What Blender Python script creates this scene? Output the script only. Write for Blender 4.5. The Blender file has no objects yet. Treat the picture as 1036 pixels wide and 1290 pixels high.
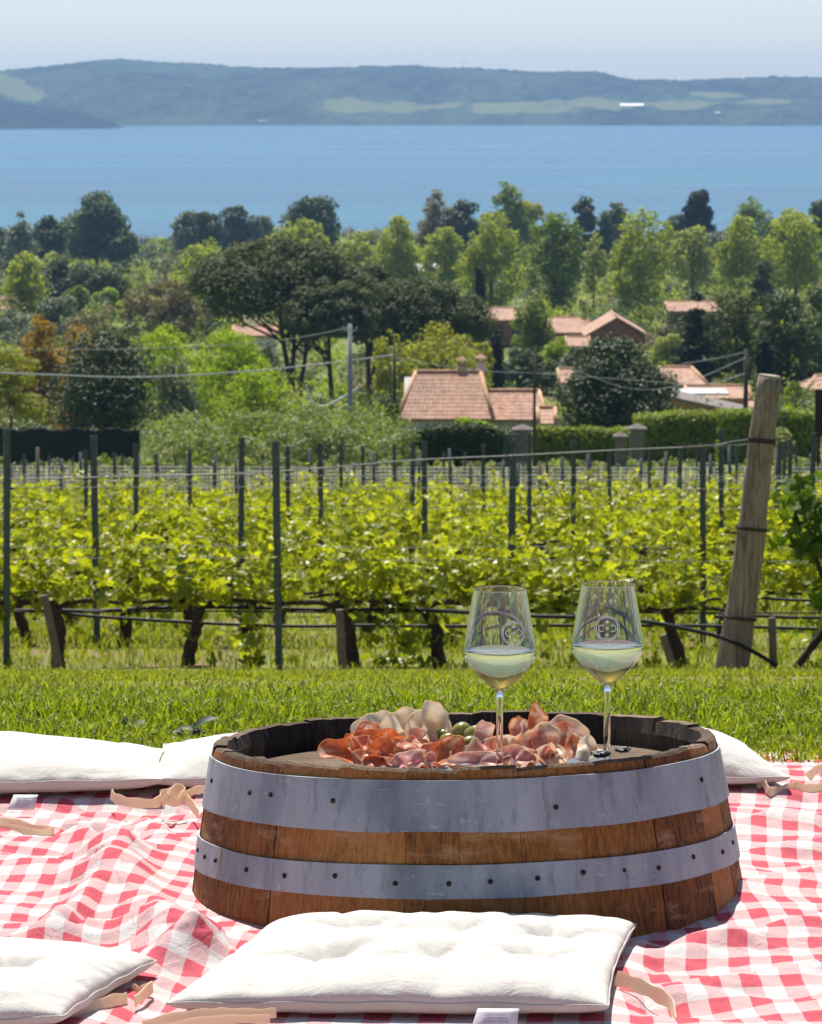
import bpy, bmesh, math, random
import numpy as np
from mathutils import Vector, Matrix, Euler, noise as mnoise
R = math.radians
PI = math.pi
scene = bpy.context.scene
COL = scene.collection
rng = np.random.default_rng(7)

# ------------------------------------------------------------------ camera
FPX = 5000.0                      # focal length in pixels of a 1036 px wide frame
CAMZ = 0.95
HOR = 120.0
PITCH = math.atan((645 - HOR) / FPX)
cam_d = bpy.data.cameras.new('camera')
cam = bpy.data.objects.new('camera', cam_d)
COL.objects.link(cam)
cam.location = (0, 0, CAMZ)
cam.rotation_euler = (PI / 2 - PITCH, 0, 0)
cam_d.sensor_fit = 'HORIZONTAL'
cam_d.sensor_width = 36
cam_d.lens = FPX / 1036 * 36
cam_d.clip_start = 0.1
cam_d.clip_end = 30000
cam_d.dof.use_dof = True
cam_d.dof.focus_distance = 4.62
cam_d.dof.aperture_fstop = (cam_d.lens / 1000) / 0.0033
scene.camera = cam

def W(px, py, Y):
    """the point at distance Y that the photograph shows at px, py"""
    u = (px - 518) / FPX
    v = (645 - py) / FPX
    c, s = math.cos(PITCH), math.sin(PITCH)
    dy = c + v * s
    dz = -s + v * c
    k = Y / dy
    return Vector((u * k, Y, CAMZ + dz * k))

def WX(px, Y):
    return (px - 518) / FPX * Y

# ------------------------------------------------------------------ noise
def _h(ix, iy, seed):
    n = (ix.astype(np.int64) * 374761393 + iy.astype(np.int64) * 668265263 + seed * 1442695041) & 0x7fffffff
    n = ((n ^ (n >> 13)) * 1274126177) & 0x7fffffff
    return ((n ^ (n >> 16)) & 0xffff) / 65535.0

def vn(x, y, seed=0):
    x = np.asarray(x, float); y = np.asarray(y, float)
    ix = np.floor(x); iy = np.floor(y)
    fx = x - ix; fy = y - iy
    fx = fx * fx * (3 - 2 * fx); fy = fy * fy * (3 - 2 * fy)
    ix = ix.astype(np.int64); iy = iy.astype(np.int64)
    a = _h(ix, iy, seed); b = _h(ix + 1, iy, seed); c = _h(ix, iy + 1, seed); d = _h(ix + 1, iy + 1, seed)
    return (a * (1 - fx) + b * fx) * (1 - fy) + (c * (1 - fx) + d * fx) * fy - 0.5

def fbm(x, y, seed=0, o=4):
    t = 0; a = 1.0; f = 1.0
    for k in range(o):
        t = t + a * vn(np.asarray(x) * f, np.asarray(y) * f, seed + k * 17)
        a *= .5; f *= 2.03
    return t

# ------------------------------------------------------------------ terrain profile (relative to the camera)
PD = [-60, 0, 5.75, 6.15, 6.8, 8.0, 12.0, 23.3, 95, 120, 150, 190, 233, 302, 535, 862, 1360, 1500, 1800]
PZ = [2.0, -.972, -.972, -.985, -1.055, -1.22, -1.78, -3.42, -9.3, -11.4, -14.1, -17.5, -20.5, -24, -30.5, -38, -50.6, -54, -58]
def gz(d, x=0.0):
    z = np.interp(d, PD, PZ) + CAMZ
    a = np.clip((np.asarray(d) - 9) / 60, 0, 1)
    return z + a * (fbm(np.asarray(x) / 40 + 3.3, np.asarray(d) / 60, 5, 3) * np.clip(np.asarray(d) / 250, 0, 1.6))
def gd(py):
    """distance of the ground that shows at height py, middle column"""
    ds = np.geomspace(24, 1360, 400)
    ys = HOR + FPX * (CAMZ - np.interp(ds, PD, PZ) - CAMZ) / ds
    return float(np.interp(-py, -ys, ds))

# ------------------------------------------------------------------ mesh helpers
def mesh_np(name, V, F, mats, parent=None, smooth=False, midx=None, attr=None, uv=None):
    """V (n,3); F (m,k) array or a list of such arrays"""
    if not isinstance(F, list): F = [F]
    me = bpy.data.meshes.new(name)
    V = np.asarray(V, np.float32)
    me.vertices.add(len(V)); me.vertices.foreach_set('co', V.ravel())
    loops = np.concatenate([np.asarray(f, np.int32).ravel() for f in F])
    sizes = np.concatenate([np.full(len(f), np.asarray(f).shape[1], np.int32) for f in F])
    starts = np.concatenate([[0], np.cumsum(sizes)[:-1]]).astype(np.int32)
    me.loops.add(len(loops)); me.loops.foreach_set('vertex_index', loops)
    me.polygons.add(len(sizes)); me.polygons.foreach_set('loop_start', starts)
    me.polygons.foreach_set('loop_total', sizes)
    me.update(calc_edges=True)
    if midx is not None: me.polygons.foreach_set('material_index', np.asarray(midx, np.int32))
    me.polygons.foreach_set('use_smooth', np.full(len(sizes), smooth))
    if attr is not None:
        for an, (dom, arr) in attr.items():
            at = me.attributes.new(an, 'FLOAT', dom); at.data.foreach_set('value', np.asarray(arr, np.float32))
    if uv is not None:
        ul = me.uv_layers.new(name='UVMap')
        ul.data.foreach_set('uv', np.asarray(uv, np.float32)[loops].ravel())
    for m in (mats if isinstance(mats, (list, tuple)) else [mats]): me.materials.append(m)
    o = bpy.data.objects.new(name, me); COL.objects.link(o)
    if parent is not None: o.parent = parent
    return o

class MB:
    def __init__(s): s.v = []; s.f = []; s.m = []; s.n = 0
    def add(s, vs, fs, m=0):
        s.v += [tuple(p) for p in vs]
        s.f += [tuple(i + s.n for i in f) for f in fs]
        s.m += [m] * len(fs); s.n += len(vs)
    def box(s, x0, x1, y0, y1, z0, z1, m=0, M=None):
        vs = [Vector((x, y, z)) for x in (x0, x1) for y in (y0, y1) for z in (z0, z1)]
        if M is not None: vs = [M @ v for v in vs]
        s.add(vs, [(0, 1, 3, 2), (4, 6, 7, 5), (0, 4, 5, 1), (2, 3, 7, 6), (0, 2, 6, 4), (1, 5, 7, 3)], m)
    def tube(s, P, rad, n=8, m=0, cap=True, rough=0.0, sx=1.0):
        P = [Vector(p) for p in P]
        if not isinstance(rad, (list, tuple)): rad = [rad] * len(P)
        vs = []; up = Vector((0, 0, 1))
        prev = None
        for i, p in enumerate(P):
            t = (P[min(i + 1, len(P) - 1)] - P[max(i - 1, 0)]).normalized()
            if prev is None:
                a = t.cross(up)
                if a.length < .2: a = t.cross(Vector((1, 0, 0)))
                a.normalize()
            else:
                a = (prev - t * prev.dot(t)).normalized()
            prev = a
            b = t.cross(a)
            for k in range(n):
                q = 2 * PI * k / n
                r = rad[i] * (1 + (rough * (2 * random.random() - 1) if rough else 0))
                vs.append(p + a * (math.cos(q) * r * sx) + b * (math.sin(q) * r))
        fs = []
        for i in range(len(P) - 1):
            for k in range(n):
                k2 = (k + 1) % n
                fs.append((i * n + k, i * n + k2, (i + 1) * n + k2, (i + 1) * n + k))
        if cap:
            fs.append(tuple(range(n - 1, -1, -1))); fs.append(tuple((len(P) - 1) * n + k for k in range(n)))
        s.add(vs, fs, m)
    def build(s, name, mats, parent=None, smooth=False):
        me = bpy.data.meshes.new(name)
        me.from_pydata(s.v, [], s.f)
        me.polygons.foreach_set('material_index', s.m)
        me.polygons.foreach_set('use_smooth', [smooth] * len(s.f))
        for m in (mats if isinstance(mats, (list, tuple)) else [mats]): me.materials.append(m)
        me.update()
        o = bpy.data.objects.new(name, me); COL.objects.link(o)
        if parent is not None: o.parent = parent
        return o

def smooth_path(P, n=6):
    P = [Vector(p) for p in P]; out = []
    for i in range(len(P) - 1):
        p0 = P[max(i - 1, 0)]; p1 = P[i]; p2 = P[i + 1]; p3 = P[min(i + 2, len(P) - 1)]
        for k in range(n):
            t = k / n
            out.append(.5 * ((2 * p1) + (p2 - p0) * t + (2 * p0 - 5 * p1 + 4 * p2 - p3) * t * t + (3 * p1 - p0 - 3 * p2 + p3) * t ** 3))
    out.append(P[-1]); return out

def tag(o, label=None, cat=None, group=None, kind=None):
    if label: o['label'] = label
    if cat: o['category'] = cat
    if group: o['group'] = group
    if kind: o['kind'] = kind
    return o
def empty(name, loc=(0, 0, 0), label=None, cat=None, group=None, rz=0):
    o = bpy.data.objects.new(name, None); COL.objects.link(o)
    o.location = loc; o.rotation_euler = (0, 0, rz); o.empty_display_size = .1
    return tag(o, label, cat, group)
def copy_tree(o, parent=None, loc=None, rz=None, sc=None):
    c = o.copy(); COL.objects.link(c)
    if parent is not None: c.parent = parent
    if loc is not None: c.location = loc
    if rz is not None: c.rotation_euler = (0, 0, rz)
    if sc is not None: c.scale = sc
    for ch in list(o.children): copy_tree(ch, c)
    return c
def lathe(name, prof, mat, parent=None, n=64, closed=False):
    vs = []; fs = []
    for (r, z) in prof:
        for k in range(n):
            q = 2 * PI * k / n
            vs.append((r * math.cos(q), r * math.sin(q), z))
    m = len(prof)
    for i in range(m if closed else m - 1):
        i2 = (i + 1) % m
        for k in range(n):
            k2 = (k + 1) % n
            fs.append((i * n + k, i * n + k2, i2 * n + k2, i2 * n + k))
    me = bpy.data.meshes.new(name); me.from_pydata(vs, [], fs)
    bm = bmesh.new(); bm.from_mesh(me)
    bmesh.ops.remove_doubles(bm, verts=bm.verts, dist=1e-6)
    bmesh.ops.recalc_face_normals(bm, faces=bm.faces)
    bm.to_mesh(me); bm.free()
    me.polygons.foreach_set('use_smooth', [True] * len(me.polygons))
    me.materials.append(mat)
    o = bpy.data.objects.new(name, me); COL.objects.link(o)
    if parent is not None: o.parent = parent
    return o

# ------------------------------------------------------------------ material helpers
class NT:
    def __init__(s, name):
        s.mat = bpy.data.materials.new(name); s.mat.use_nodes = True
        s.t = s.mat.node_tree; s.t.nodes.clear()
        s.out = s.t.nodes.new('ShaderNodeOutputMaterial')
    def n(s, typ, ins=None, **kw):
        nd = s.t.nodes.new(typ)
        for k, v in kw.items(): setattr(nd, k, v)
        for k, v in (ins or {}).items():
            if isinstance(v, bpy.types.NodeSocket): s.t.links.new(v, nd.inputs[k])
            else: nd.inputs[k].default_value = v
        return nd
    def coord(s, which='Object', scale=(1, 1, 1), rot=(0, 0, 0)):
        tc = s.n('ShaderNodeTexCoord')
        mp = s.n('ShaderNodeMapping', {0: tc.outputs[which], 'Scale': scale, 'Rotation': rot})
        return mp.outputs[0]
    def noise(s, vec, scale=5, detail=4, rough=.5, dist=0):
        return s.n('ShaderNodeTexNoise', {'Vector': vec, 'Scale': scale, 'Detail': detail, 'Roughness': rough, 'Distortion': dist}).outputs['Fac']
    def ramp(s, fac, stops, interp='LINEAR'):
        nd = s.t.nodes.new('ShaderNodeValToRGB'); s.t.links.new(fac, nd.inputs[0])
        cr = nd.color_ramp; cr.interpolation = interp
        while len(cr.elements) < len(stops): cr.elements.new(.5)
        for e, (p, c) in zip(cr.elements, stops):
            e.position = p; e.color = (*c, 1) if len(c) == 3 else c
        return nd.outputs[0]
    def mix(s, fac, a, b, mode='MIX'):
        nd = s.n('ShaderNodeMix', data_type='RGBA', blend_type=mode)
        for i, v in ((0, fac), (6, a), (7, b)):
            if isinstance(v, bpy.types.NodeSocket): s.t.links.new(v, nd.inputs[i])
            else: nd.inputs[i].default_value = v if i == 0 else ((*v, 1) if len(v) == 3 else v)
        return nd.outputs[2]
    def math(s, op, a, b=0.0, c=None):
        nd = s.n('ShaderNodeMath', operation=op)
        for i, v in enumerate((a, b) if c is None else (a, b, c)):
            if isinstance(v, bpy.types.NodeSocket): s.t.links.new(v, nd.inputs[i])
            else: nd.inputs[i].default_value = v
        return nd.outputs[0]
    def attr(s, name):
        return s.n('ShaderNodeAttribute', attribute_name=name).outputs['Fac']
    def bump(s, h, strength=.3, dist=.01, normal=None):
        nd = s.n('ShaderNodeBump', {'Height': h, 'Strength': strength, 'Distance': dist})
        if normal is not None: s.t.links.new(normal, nd.inputs['Normal'])
        return nd.outputs[0]
    def bsdf(s, col, rough=.8, normal=None, metal=0.0, spec=.5, **kw):
        ins = {'Base Color': col if isinstance(col, bpy.types.NodeSocket) else (*col, 1), 'Roughness': rough, 'Metallic': metal, 'Specular IOR Level': spec}
        ins.update(kw)
        nd = s.n('ShaderNodeBsdfPrincipled', ins)
        if normal is not None: s.t.links.new(normal, nd.inputs['Normal'])
        return nd.outputs[0]
    def done(s, sh):
        s.t.links.new(sh, s.out.inputs['Surface']); return s.mat

def leaf_mat(name, c1, c2, trans=.35, c3=None, rough=.55, spec=.3):
    """leaf colours vary leaf by leaf (attribute v) and clump by clump (noise)"""
    m = NT(name)
    v = m.attr('v')
    big = m.noise(m.coord('Object'), .35, 2)
    f = m.math('ADD', m.math('MULTIPLY', v, .7), m.math('MULTIPLY', big, .4))
    st = [(.1, c1), (.75, c2)] + ([(.93, c2), (1.0, c3)] if c3 else [])
    col = m.ramp(f, st)
    pr = m.bsdf(col, rough, spec=spec)
    tr = m.n('ShaderNodeBsdfTranslucent', {'Color': m.mix(1.0, col, (1.25, 1.3, .5), 'MULTIPLY')}).outputs[0]
    mx = m.n('ShaderNodeMixShader', {0: trans, 1: pr, 2: tr}).outputs[0]
    return m.done(mx)
def plain(name, col, rough=.8, metal=0.0, spec=.4, var=.15, scale=8, bump=.1):
    m = NT(name)
    nz = m.noise(m.coord('Object'), scale, 5)
    c = m.ramp(nz, [(.25, tuple(x * (1 - var) for x in col)), (.75, tuple(min(1, x * (1 + var)) for x in col))])
    return m.done(m.bsdf(c, rough, m.bump(nz, bump, .005), metal, spec))
# ================================================================== world and sun
SUN_EL, SUN_AZ = R(62), R(-10)          # azimuth from +Y, negative towards -X (left)
world = bpy.data.worlds.new('World'); scene.world = world; world.use_nodes = True
wt = world.node_tree; wt.nodes.clear()
wo = wt.nodes.new('ShaderNodeOutputWorld'); bg = wt.nodes.new('ShaderNodeBackground')
sky = wt.nodes.new('ShaderNodeTexSky'); sky.sky_type = 'NISHITA'; sky.sun_disc = False
sky.sun_elevation = SUN_EL; sky.sun_rotation = SUN_AZ
sky.altitude = 200; sky.air_density = .6; sky.dust_density = .8; sky.ozone_density = 1.0
wt.links.new(sky.outputs[0], bg.inputs[0]); bg.inputs[1].default_value = .088
wt.links.new(bg.outputs[0], wo.inputs[0])
sd = bpy.data.lights.new('sun', 'SUN'); so = bpy.data.objects.new('sun', sd); COL.objects.link(so)
sd.energy = 4.8; sd.angle = R(.53); sd.color = (1, .955, .88)
sdir = Vector((math.sin(SUN_AZ) * math.cos(SUN_EL), math.cos(SUN_AZ) * math.cos(SUN_EL), math.sin(SUN_EL)))
so.rotation_euler = sdir.to_track_quat('Z', 'Y').to_euler(); so.location = (0, 0, 30)
vs = scene.view_settings
scene.display_settings.display_device = 'sRGB'
vs.view_transform = 'Standard'; vs.look = 'None'; vs.gamma = 1; vs.exposure = .62; vs.use_curve_mapping = False
cy = scene.cycles
cy.max_bounces = 10; cy.diffuse_bounces = 3; cy.glossy_bounces = 4; cy.transmission_bounces = 10
cy.transparent_max_bounces = 12; cy.volume_bounces = 0; cy.use_denoising = True
cy.caustics_reflective = False; cy.caustics_refractive = True; cy.sample_clamp_indirect = 6
cy.use_adaptive_sampling = True; cy.adaptive_threshold = .015

# ================================================================== ground sheet
def build_ground():
    ds = np.concatenate([np.linspace(-30, 0, 6), np.linspace(1, 9, 30), np.geomspace(9.4, 1800, 170)])
    us = np.linspace(-1, 1, 121); us = np.sign(us) * np.abs(us) ** 1.4
    D, U = np.meshgrid(ds, us, indexing='ij')
    X = U * (25 + np.abs(D) * .8)
    Z = gz(D, X)
    Z = Z + np.where((D > 8.5) & (D < 120), vn(X * 2, D * 2, 3) * .05, 0)
    V = np.stack([X, D, Z], -1).reshape(-1, 3)
    a, b = D.shape
    I = np.arange(a * b).reshape(a, b)
    F = np.stack([I[:-1, :-1], I[:-1, 1:], I[1:, 1:], I[1:, :-1]], -1).reshape(-1, 4)
    m = NT('ground_soil_and_meadow')
    co = m.coord('Object')
    n1 = m.noise(co, 1.3, 6, .6); n2 = m.noise(co, .03, 5, .6); n3 = m.noise(co, 14, 4)
    near = m.ramp(n1, [(.38, (.22, .15, .09)), (.5, (.14, .17, .03)), (.68, (.18, .22, .035))])
    near = m.mix(m.math('MULTIPLY', n3, .5), near, (.20, .17, .09))
    far = m.ramp(n2, [(.32, (.08, .11, .03)), (.46, (.12, .155, .035)), (.56, (.17, .20, .055)), (.68, (.19, .155, .08))])
    sep = m.n('ShaderNodeSeparateXYZ', {0: co})
    fac = m.n('ShaderNodeMapRange', {0: sep.outputs[1], 1: 90.0, 2: 130.0}).outputs[0]
    c = m.mix(fac, near, far)
    mat = m.done(m.bsdf(c, .95, m.bump(n3, .6, .03), spec=.1))
    o = mesh_np('ground', V, F, mat, smooth=True)
    tag(o, kind='structure')
build_ground()

# ================================================================== lake
def build_lake():
    V = [(-6000, 1250, -51 + CAMZ), (6000, 1250, -51 + CAMZ), (6000, 9000, -51 + CAMZ), (-6000, 9000, -51 + CAMZ)]
    m = NT('lake_water')
    co = m.coord('Object')
    w1 = m.noise(m.coord('Object', (.16, .16, 1)), 1, 6, .7)
    w2 = m.noise(m.coord('Object', (.0010, .0026, 1)), 1, 3, .5)
    col = m.ramp(w2, [(.40, (.012, .078, .125)), (.60, (.034, .135, .185))])
    rough = m.n('ShaderNodeMapRange', {0: w2, 1: .3, 2: .7, 3: .16, 4: .34}).outputs[0]
    mat = m.done(m.bsdf(col, rough, m.bump(w1, .7, 1.2), spec=.5, IOR=1.33))
    o = mesh_np('lake_water', V, np.array([[0, 1, 2, 3]]), mat)
    tag(o, kind='structure')
build_lake()

# ================================================================== far hills
def far_forest(name, c1, c2, cf):
    m = NT(name)
    co = m.coord('Object')
    n1 = m.noise(co, .035, 5, .75); n2 = m.noise(m.coord('Object', (1, .5, 1)), .0045, 5, .65)
    c = m.ramp(m.math('ADD', m.math('MULTIPLY', n1, .5), m.math('MULTIPLY', n2, .5)), [(.42, c1), (.57, c2)])
    fld = m.attr('field')
    wob = m.math('ADD', fld, m.math('MULTIPLY', m.math('SUBTRACT', m.noise(m.coord('Object', (1, .35, 1)), .011, 6, .75), .5), 2.8))
    f = m.ramp(wob, [(.42, (0, 0, 0)), (.60, (.85, .85, .85))])
    c = m.mix(f, c, cf)
    return m.done(m.bsdf(c, .95, spec=.05))
def hill_mesh(name, xs_px, ridge_px, d0, d1, base_y, x0, x1, nx, ny, mat, seed, fields=(), bump=5.0, dend=None):
    xs = np.linspace(x0, x1, nx)
    ts = np.linspace(0, 1.35, ny)
    T, X = np.meshgrid(ts, xs, indexing='ij')
    D = d0 + (d1 - d0) * T + fbm(X / 400, T * 0, seed + 9, 3) * 220 * (1 - np.clip(T, 0, 1))
    pxc = 518 + X / d1 * FPX
    ry = np.interp(pxc, xs_px, ridge_px)
    rz = (HOR - ry) * d1 / FPX
    zl = -51.5
    prof = np.where(T <= 1, np.sin(np.clip(T, 0, 1) * PI / 2) ** .85, 1 - (T - 1) ** 2 * 2.5)
    Z = zl + (rz - zl) * prof
    rough = fbm(X / 330, D / 330, seed, 4) * 38 * np.clip(np.sin(np.clip(T, 0, 1) * PI), 0, 1)
    Z = Z + rough
    fl = np.zeros_like(Z)
    px = 518 + X / D * FPX; py = HOR - FPX * Z / D
    for (a, b, c, d, s) in fields:
        fl = np.maximum(fl, np.clip(1.3 - np.sqrt(((px - a) / b) ** 2 + ((py - c - (px - a) * s) / d) ** 2), 0, 1))
    Z = Z + (bump * (vn(X / 9, D / 14, seed + 3) + .8 * vn(X / 4.3, D / 9, seed + 4))) * np.clip(T * 12, 0, 1) * (1 - np.clip(fl * 2, 0, 1))
    V = np.stack([X, D, Z + CAMZ], -1).reshape(-1, 3)
    a, b = D.shape
    I = np.arange(a * b).reshape(a, b)
    F = np.stack([I[:-1, :-1], I[:-1, 1:], I[1:, 1:], I[1:, :-1]], -1).reshape(-1, 4)
    o = mesh_np(name, V, F, mat, smooth=False, attr={'field': ('POINT', fl.ravel())})
    tag(o, kind='structure')
    return o
RX = [-1900, -1300, -900, -300, 0, 60, 120, 150, 200, 250, 300, 350, 420, 500, 600, 680, 740, 770, 850, 950, 1036, 1300, 1900]
RY = [104, 92, 100, 96, 91, 85, 77, 75, 79, 82, 88, 89, 86, 85, 86, 91, 94, 101, 102, 98, 98, 101, 100]
m_far = far_forest('far_woodland', (.001, .003, .002), (.050, .082, .026), (.14, .155, .045))
hill_mesh('far_hills', RX, RY, 6900, 8000, 157, -3600, 3600, 2000, 80, m_far, 21,
          fields=[(8, 50, 108, 15, .28), (470, 85, 135, 9, -.02), (545, 50, 134, 5, -.06), (650, 70, 131, 6, -.05), (620, 45, 138, 6, 0), (752, 46, 131, 10, .10), (905, 44, 119, 5, .03),
                  (700, 50, 137, 7, 0), (860, 50, 132, 7, 0), (960, 40, 128, 4, 0), (430, 30, 128, 4, 0)])
HX = [-900, -200, 0, 60, 100, 125, 150, 180]
HY = [110, 112, 128, 136, 142, 149, 160, 166]
hill_mesh('near_headland', HX, HY, 6120, 6450, 162, -1900, -462, 420, 40, far_forest('headland_woodland', (.001, .005, .006), (.018, .035, .018), (.1, .1, .05)), 44)

# shore sheds on the far side
def far_shed(px, py, wpx, hpx, d, wall, roof, label):
    p = W(px, py, d); w = wpx / FPX * d; h = hpx / FPX * d
    o = empty('farm_shed', (p.x, d, p.z - 6), label, 'shed', 'pale sheds on the far shore')
    b = MB(); b.box(-w / 2, w / 2, -8, 8, 0, 6 + h * .5)
    b.build('wall', wall, o)
    r = MB(); z = 6 + h * .5
    r.add([(-w / 2 - 1, -9, z), (w / 2 + 1, -9, z), (w / 2 + 1, 0, z + h * .5), (-w / 2 - 1, 0, z + h * .5), (w / 2 + 1, 9, z), (-w / 2 - 1, 9, z)],
          [(0, 1, 2, 3), (3, 2, 4, 5), (0, 3, 5), (1, 4, 2), (0, 5, 4, 1)])
    r.build('roof', roof, o)
m_white = plain('white_sheet_metal', (.75, .75, .73), .5)
M_DULL = plain('dull_cream_wall', (.34, .30, .26), .9)
m_greyr = plain('grey_sheet_roof', (.55, .56, .58), .5)
far_shed(796, 136, 28, 6, 7200, m_white, m_white, 'long white shed among fields on the hillside across the lake')
far_shed(1000, 140, 26, 5, 7150, m_greyr, m_white, 'pale grey shed on the far shore near the right edge')
far_shed(330, 153, 9, 2, 6880, M_DULL, M_DULL, 'small pale building at the waterline across the lake')
far_shed(904, 143, 5, 2, 6900, M_DULL, m_greyr, 'tiny white building at the far waterline, right of the long white shed')
mb = MB(); p = W(585, 88, 7950)
mb.tube([(p.x, 7950, p.z - 8), (p.x, 7950, p.z + 24)], [.9, .35], 6)
tag(mb.build('radio_mast', m_greyr), 'thin mast standing on the far ridge', 'mast')

# ================================================================== haze
hz = MB(); hz.box(-6500, 6500, -40, 8700, -66, 64 + CAMZ + 16)
m = bpy.data.materials.new('haze_air'); m.use_nodes = True; t = m.node_tree; t.nodes.clear()
ou = t.nodes.new('ShaderNodeOutputMaterial'); pv = t.nodes.new('ShaderNodeVolumePrincipled')
pv.inputs['Color'].default_value = (.38, .62, 1, 1); pv.inputs['Density'].default_value = 8.4e-5
pv.inputs['Anisotropy'].default_value = .2
t.links.new(pv.outputs[0], ou.inputs['Volume'])
o = hz.build('haze', m); tag(o, kind='stuff')
# ================================================================== blanket
def G(px, py): # ground point of the picnic spot
    Y = CAMZ * FPX / (py - HOR)
    return np.array([(px - 518) / FPX * Y, Y])
CUSH = {  # corners: front-left, front-right, back-right, back-left (world x, y)
    'front': [(-.248, 3.958), (.200, 3.945), (.250, 4.345), (-.150, 4.355)],
    'corner': [(-.72, 3.80), (-.350, 3.90), (-.272, 4.16), (-.64, 4.28)],
    'back_left': [(-.82, 5.18), (-.333, 5.25), (-.345, 5.50), (-.80, 5.56)],
    'behind': [(-.350, 5.26), (-.02, 5.29), (-.03, 5.58), (-.350, 5.55)],
    'right': [(.12, 5.29), (.512, 5.30), (.470, 5.56), (.10, 5.58)]}
def quad_mask(X, Y, c, soft=.03):
    m = np.ones_like(X) * 1e9
    for i in range(4):
        a = np.array(c[i]); b = np.array(c[(i + 1) % 4]); e = b - a; n = np.array([-e[1], e[0]]) / np.hypot(*e)
        m = np.minimum(m, (X - a[0]) * n[0] + (Y - a[1]) * n[1])
    return np.clip(m / soft + 1, 0, 1)
FOLDS = [  # px,py -> px,py, height, width
    (140, 1096, 235, 1225, .030, .040), (60, 1196, 165, 1096, .024, .030), (96, 1068, 175, 1086, .017, .020),
    (180, 1045, 225, 1105, .012, .022), (0, 1098, 100, 1120, .012, .03), (10, 1046, 120, 1052, .008, .02),
    (205, 1232, 300, 1200, .012, .022), (90, 1282, 240, 1226, .022, .025), (180, 1120, 205, 1210, .014, .03),
    (690, 1152, 880, 1142, .026, .040), (880, 1142, 1080, 1120, .024, .050), (800, 1230, 920, 1205, .014, .025),
    (900, 1210, 1090, 1175, .016, .028), (860, 1275, 1060, 1240, .014, .028), (930, 1092, 1080, 1072, .012, .03),
    (945, 1050, 1070, 1042, .008, .025), (960, 1000, 1080, 1018, .008, .02), (560, 1160, 690, 1165, .01, .03)]
def blanket_z(X, Y):
    z = np.zeros_like(X)
    for k, (ax, ay, bx, by, h, w) in enumerate(FOLDS):
        a = G(ax, ay); b = G(bx, by); e = b - a; L = np.hypot(*e)
        t = ((X - a[0]) * e[0] + (Y - a[1]) * e[1]) / L ** 2
        tc = np.clip(t, 0, 1)
        wob = vn(t * 3, t * 0 + k, 60 + k) * .02
        dx = X - (a[0] + tc * e[0]); dy = Y - (a[1] + tc * e[1]) + wob
        dd = np.hypot(dx, dy)
        side = np.where(dy < 0, 1.25, .75)      # gentler towards the camera
        z = z + h * np.exp(-(dd / (w * side)) ** 2)
    wr = fbm(X * 4.5 + Y * 2, Y * 13 + X * 2.0, 31, 3) * .012 + (1 - np.abs(fbm(X * 7 - Y * 3, Y * 16 + X * 5, 77, 2)) * 2.2) * .004
    wr2 = fbm(X * 26, Y * 55, 12, 3) * .0016 - np.abs(fbm(X * 9 + Y * 5, Y * 11 - X * 6, 51, 3)) * .006
    z = z + wr + wr2
    m = np.zeros_like(X)
    for c in CUSH.values(): m = np.maximum(m, quad_mask(X, Y, c))
    z = z * (1 - .92 * m)
    z = z * np.clip((5.70 - Y) / .15, .15, 1)
    dd = np.hypot(X - .064, Y - 4.71)
    near = np.clip((dd - .325) / .15, 0, 1); near = np.where(X > .10, np.maximum(near, .75), near); z = z * near
    z = np.where(dd < .3, np.minimum(z, .004), z)
    return z + .003 + .012 * m
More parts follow.
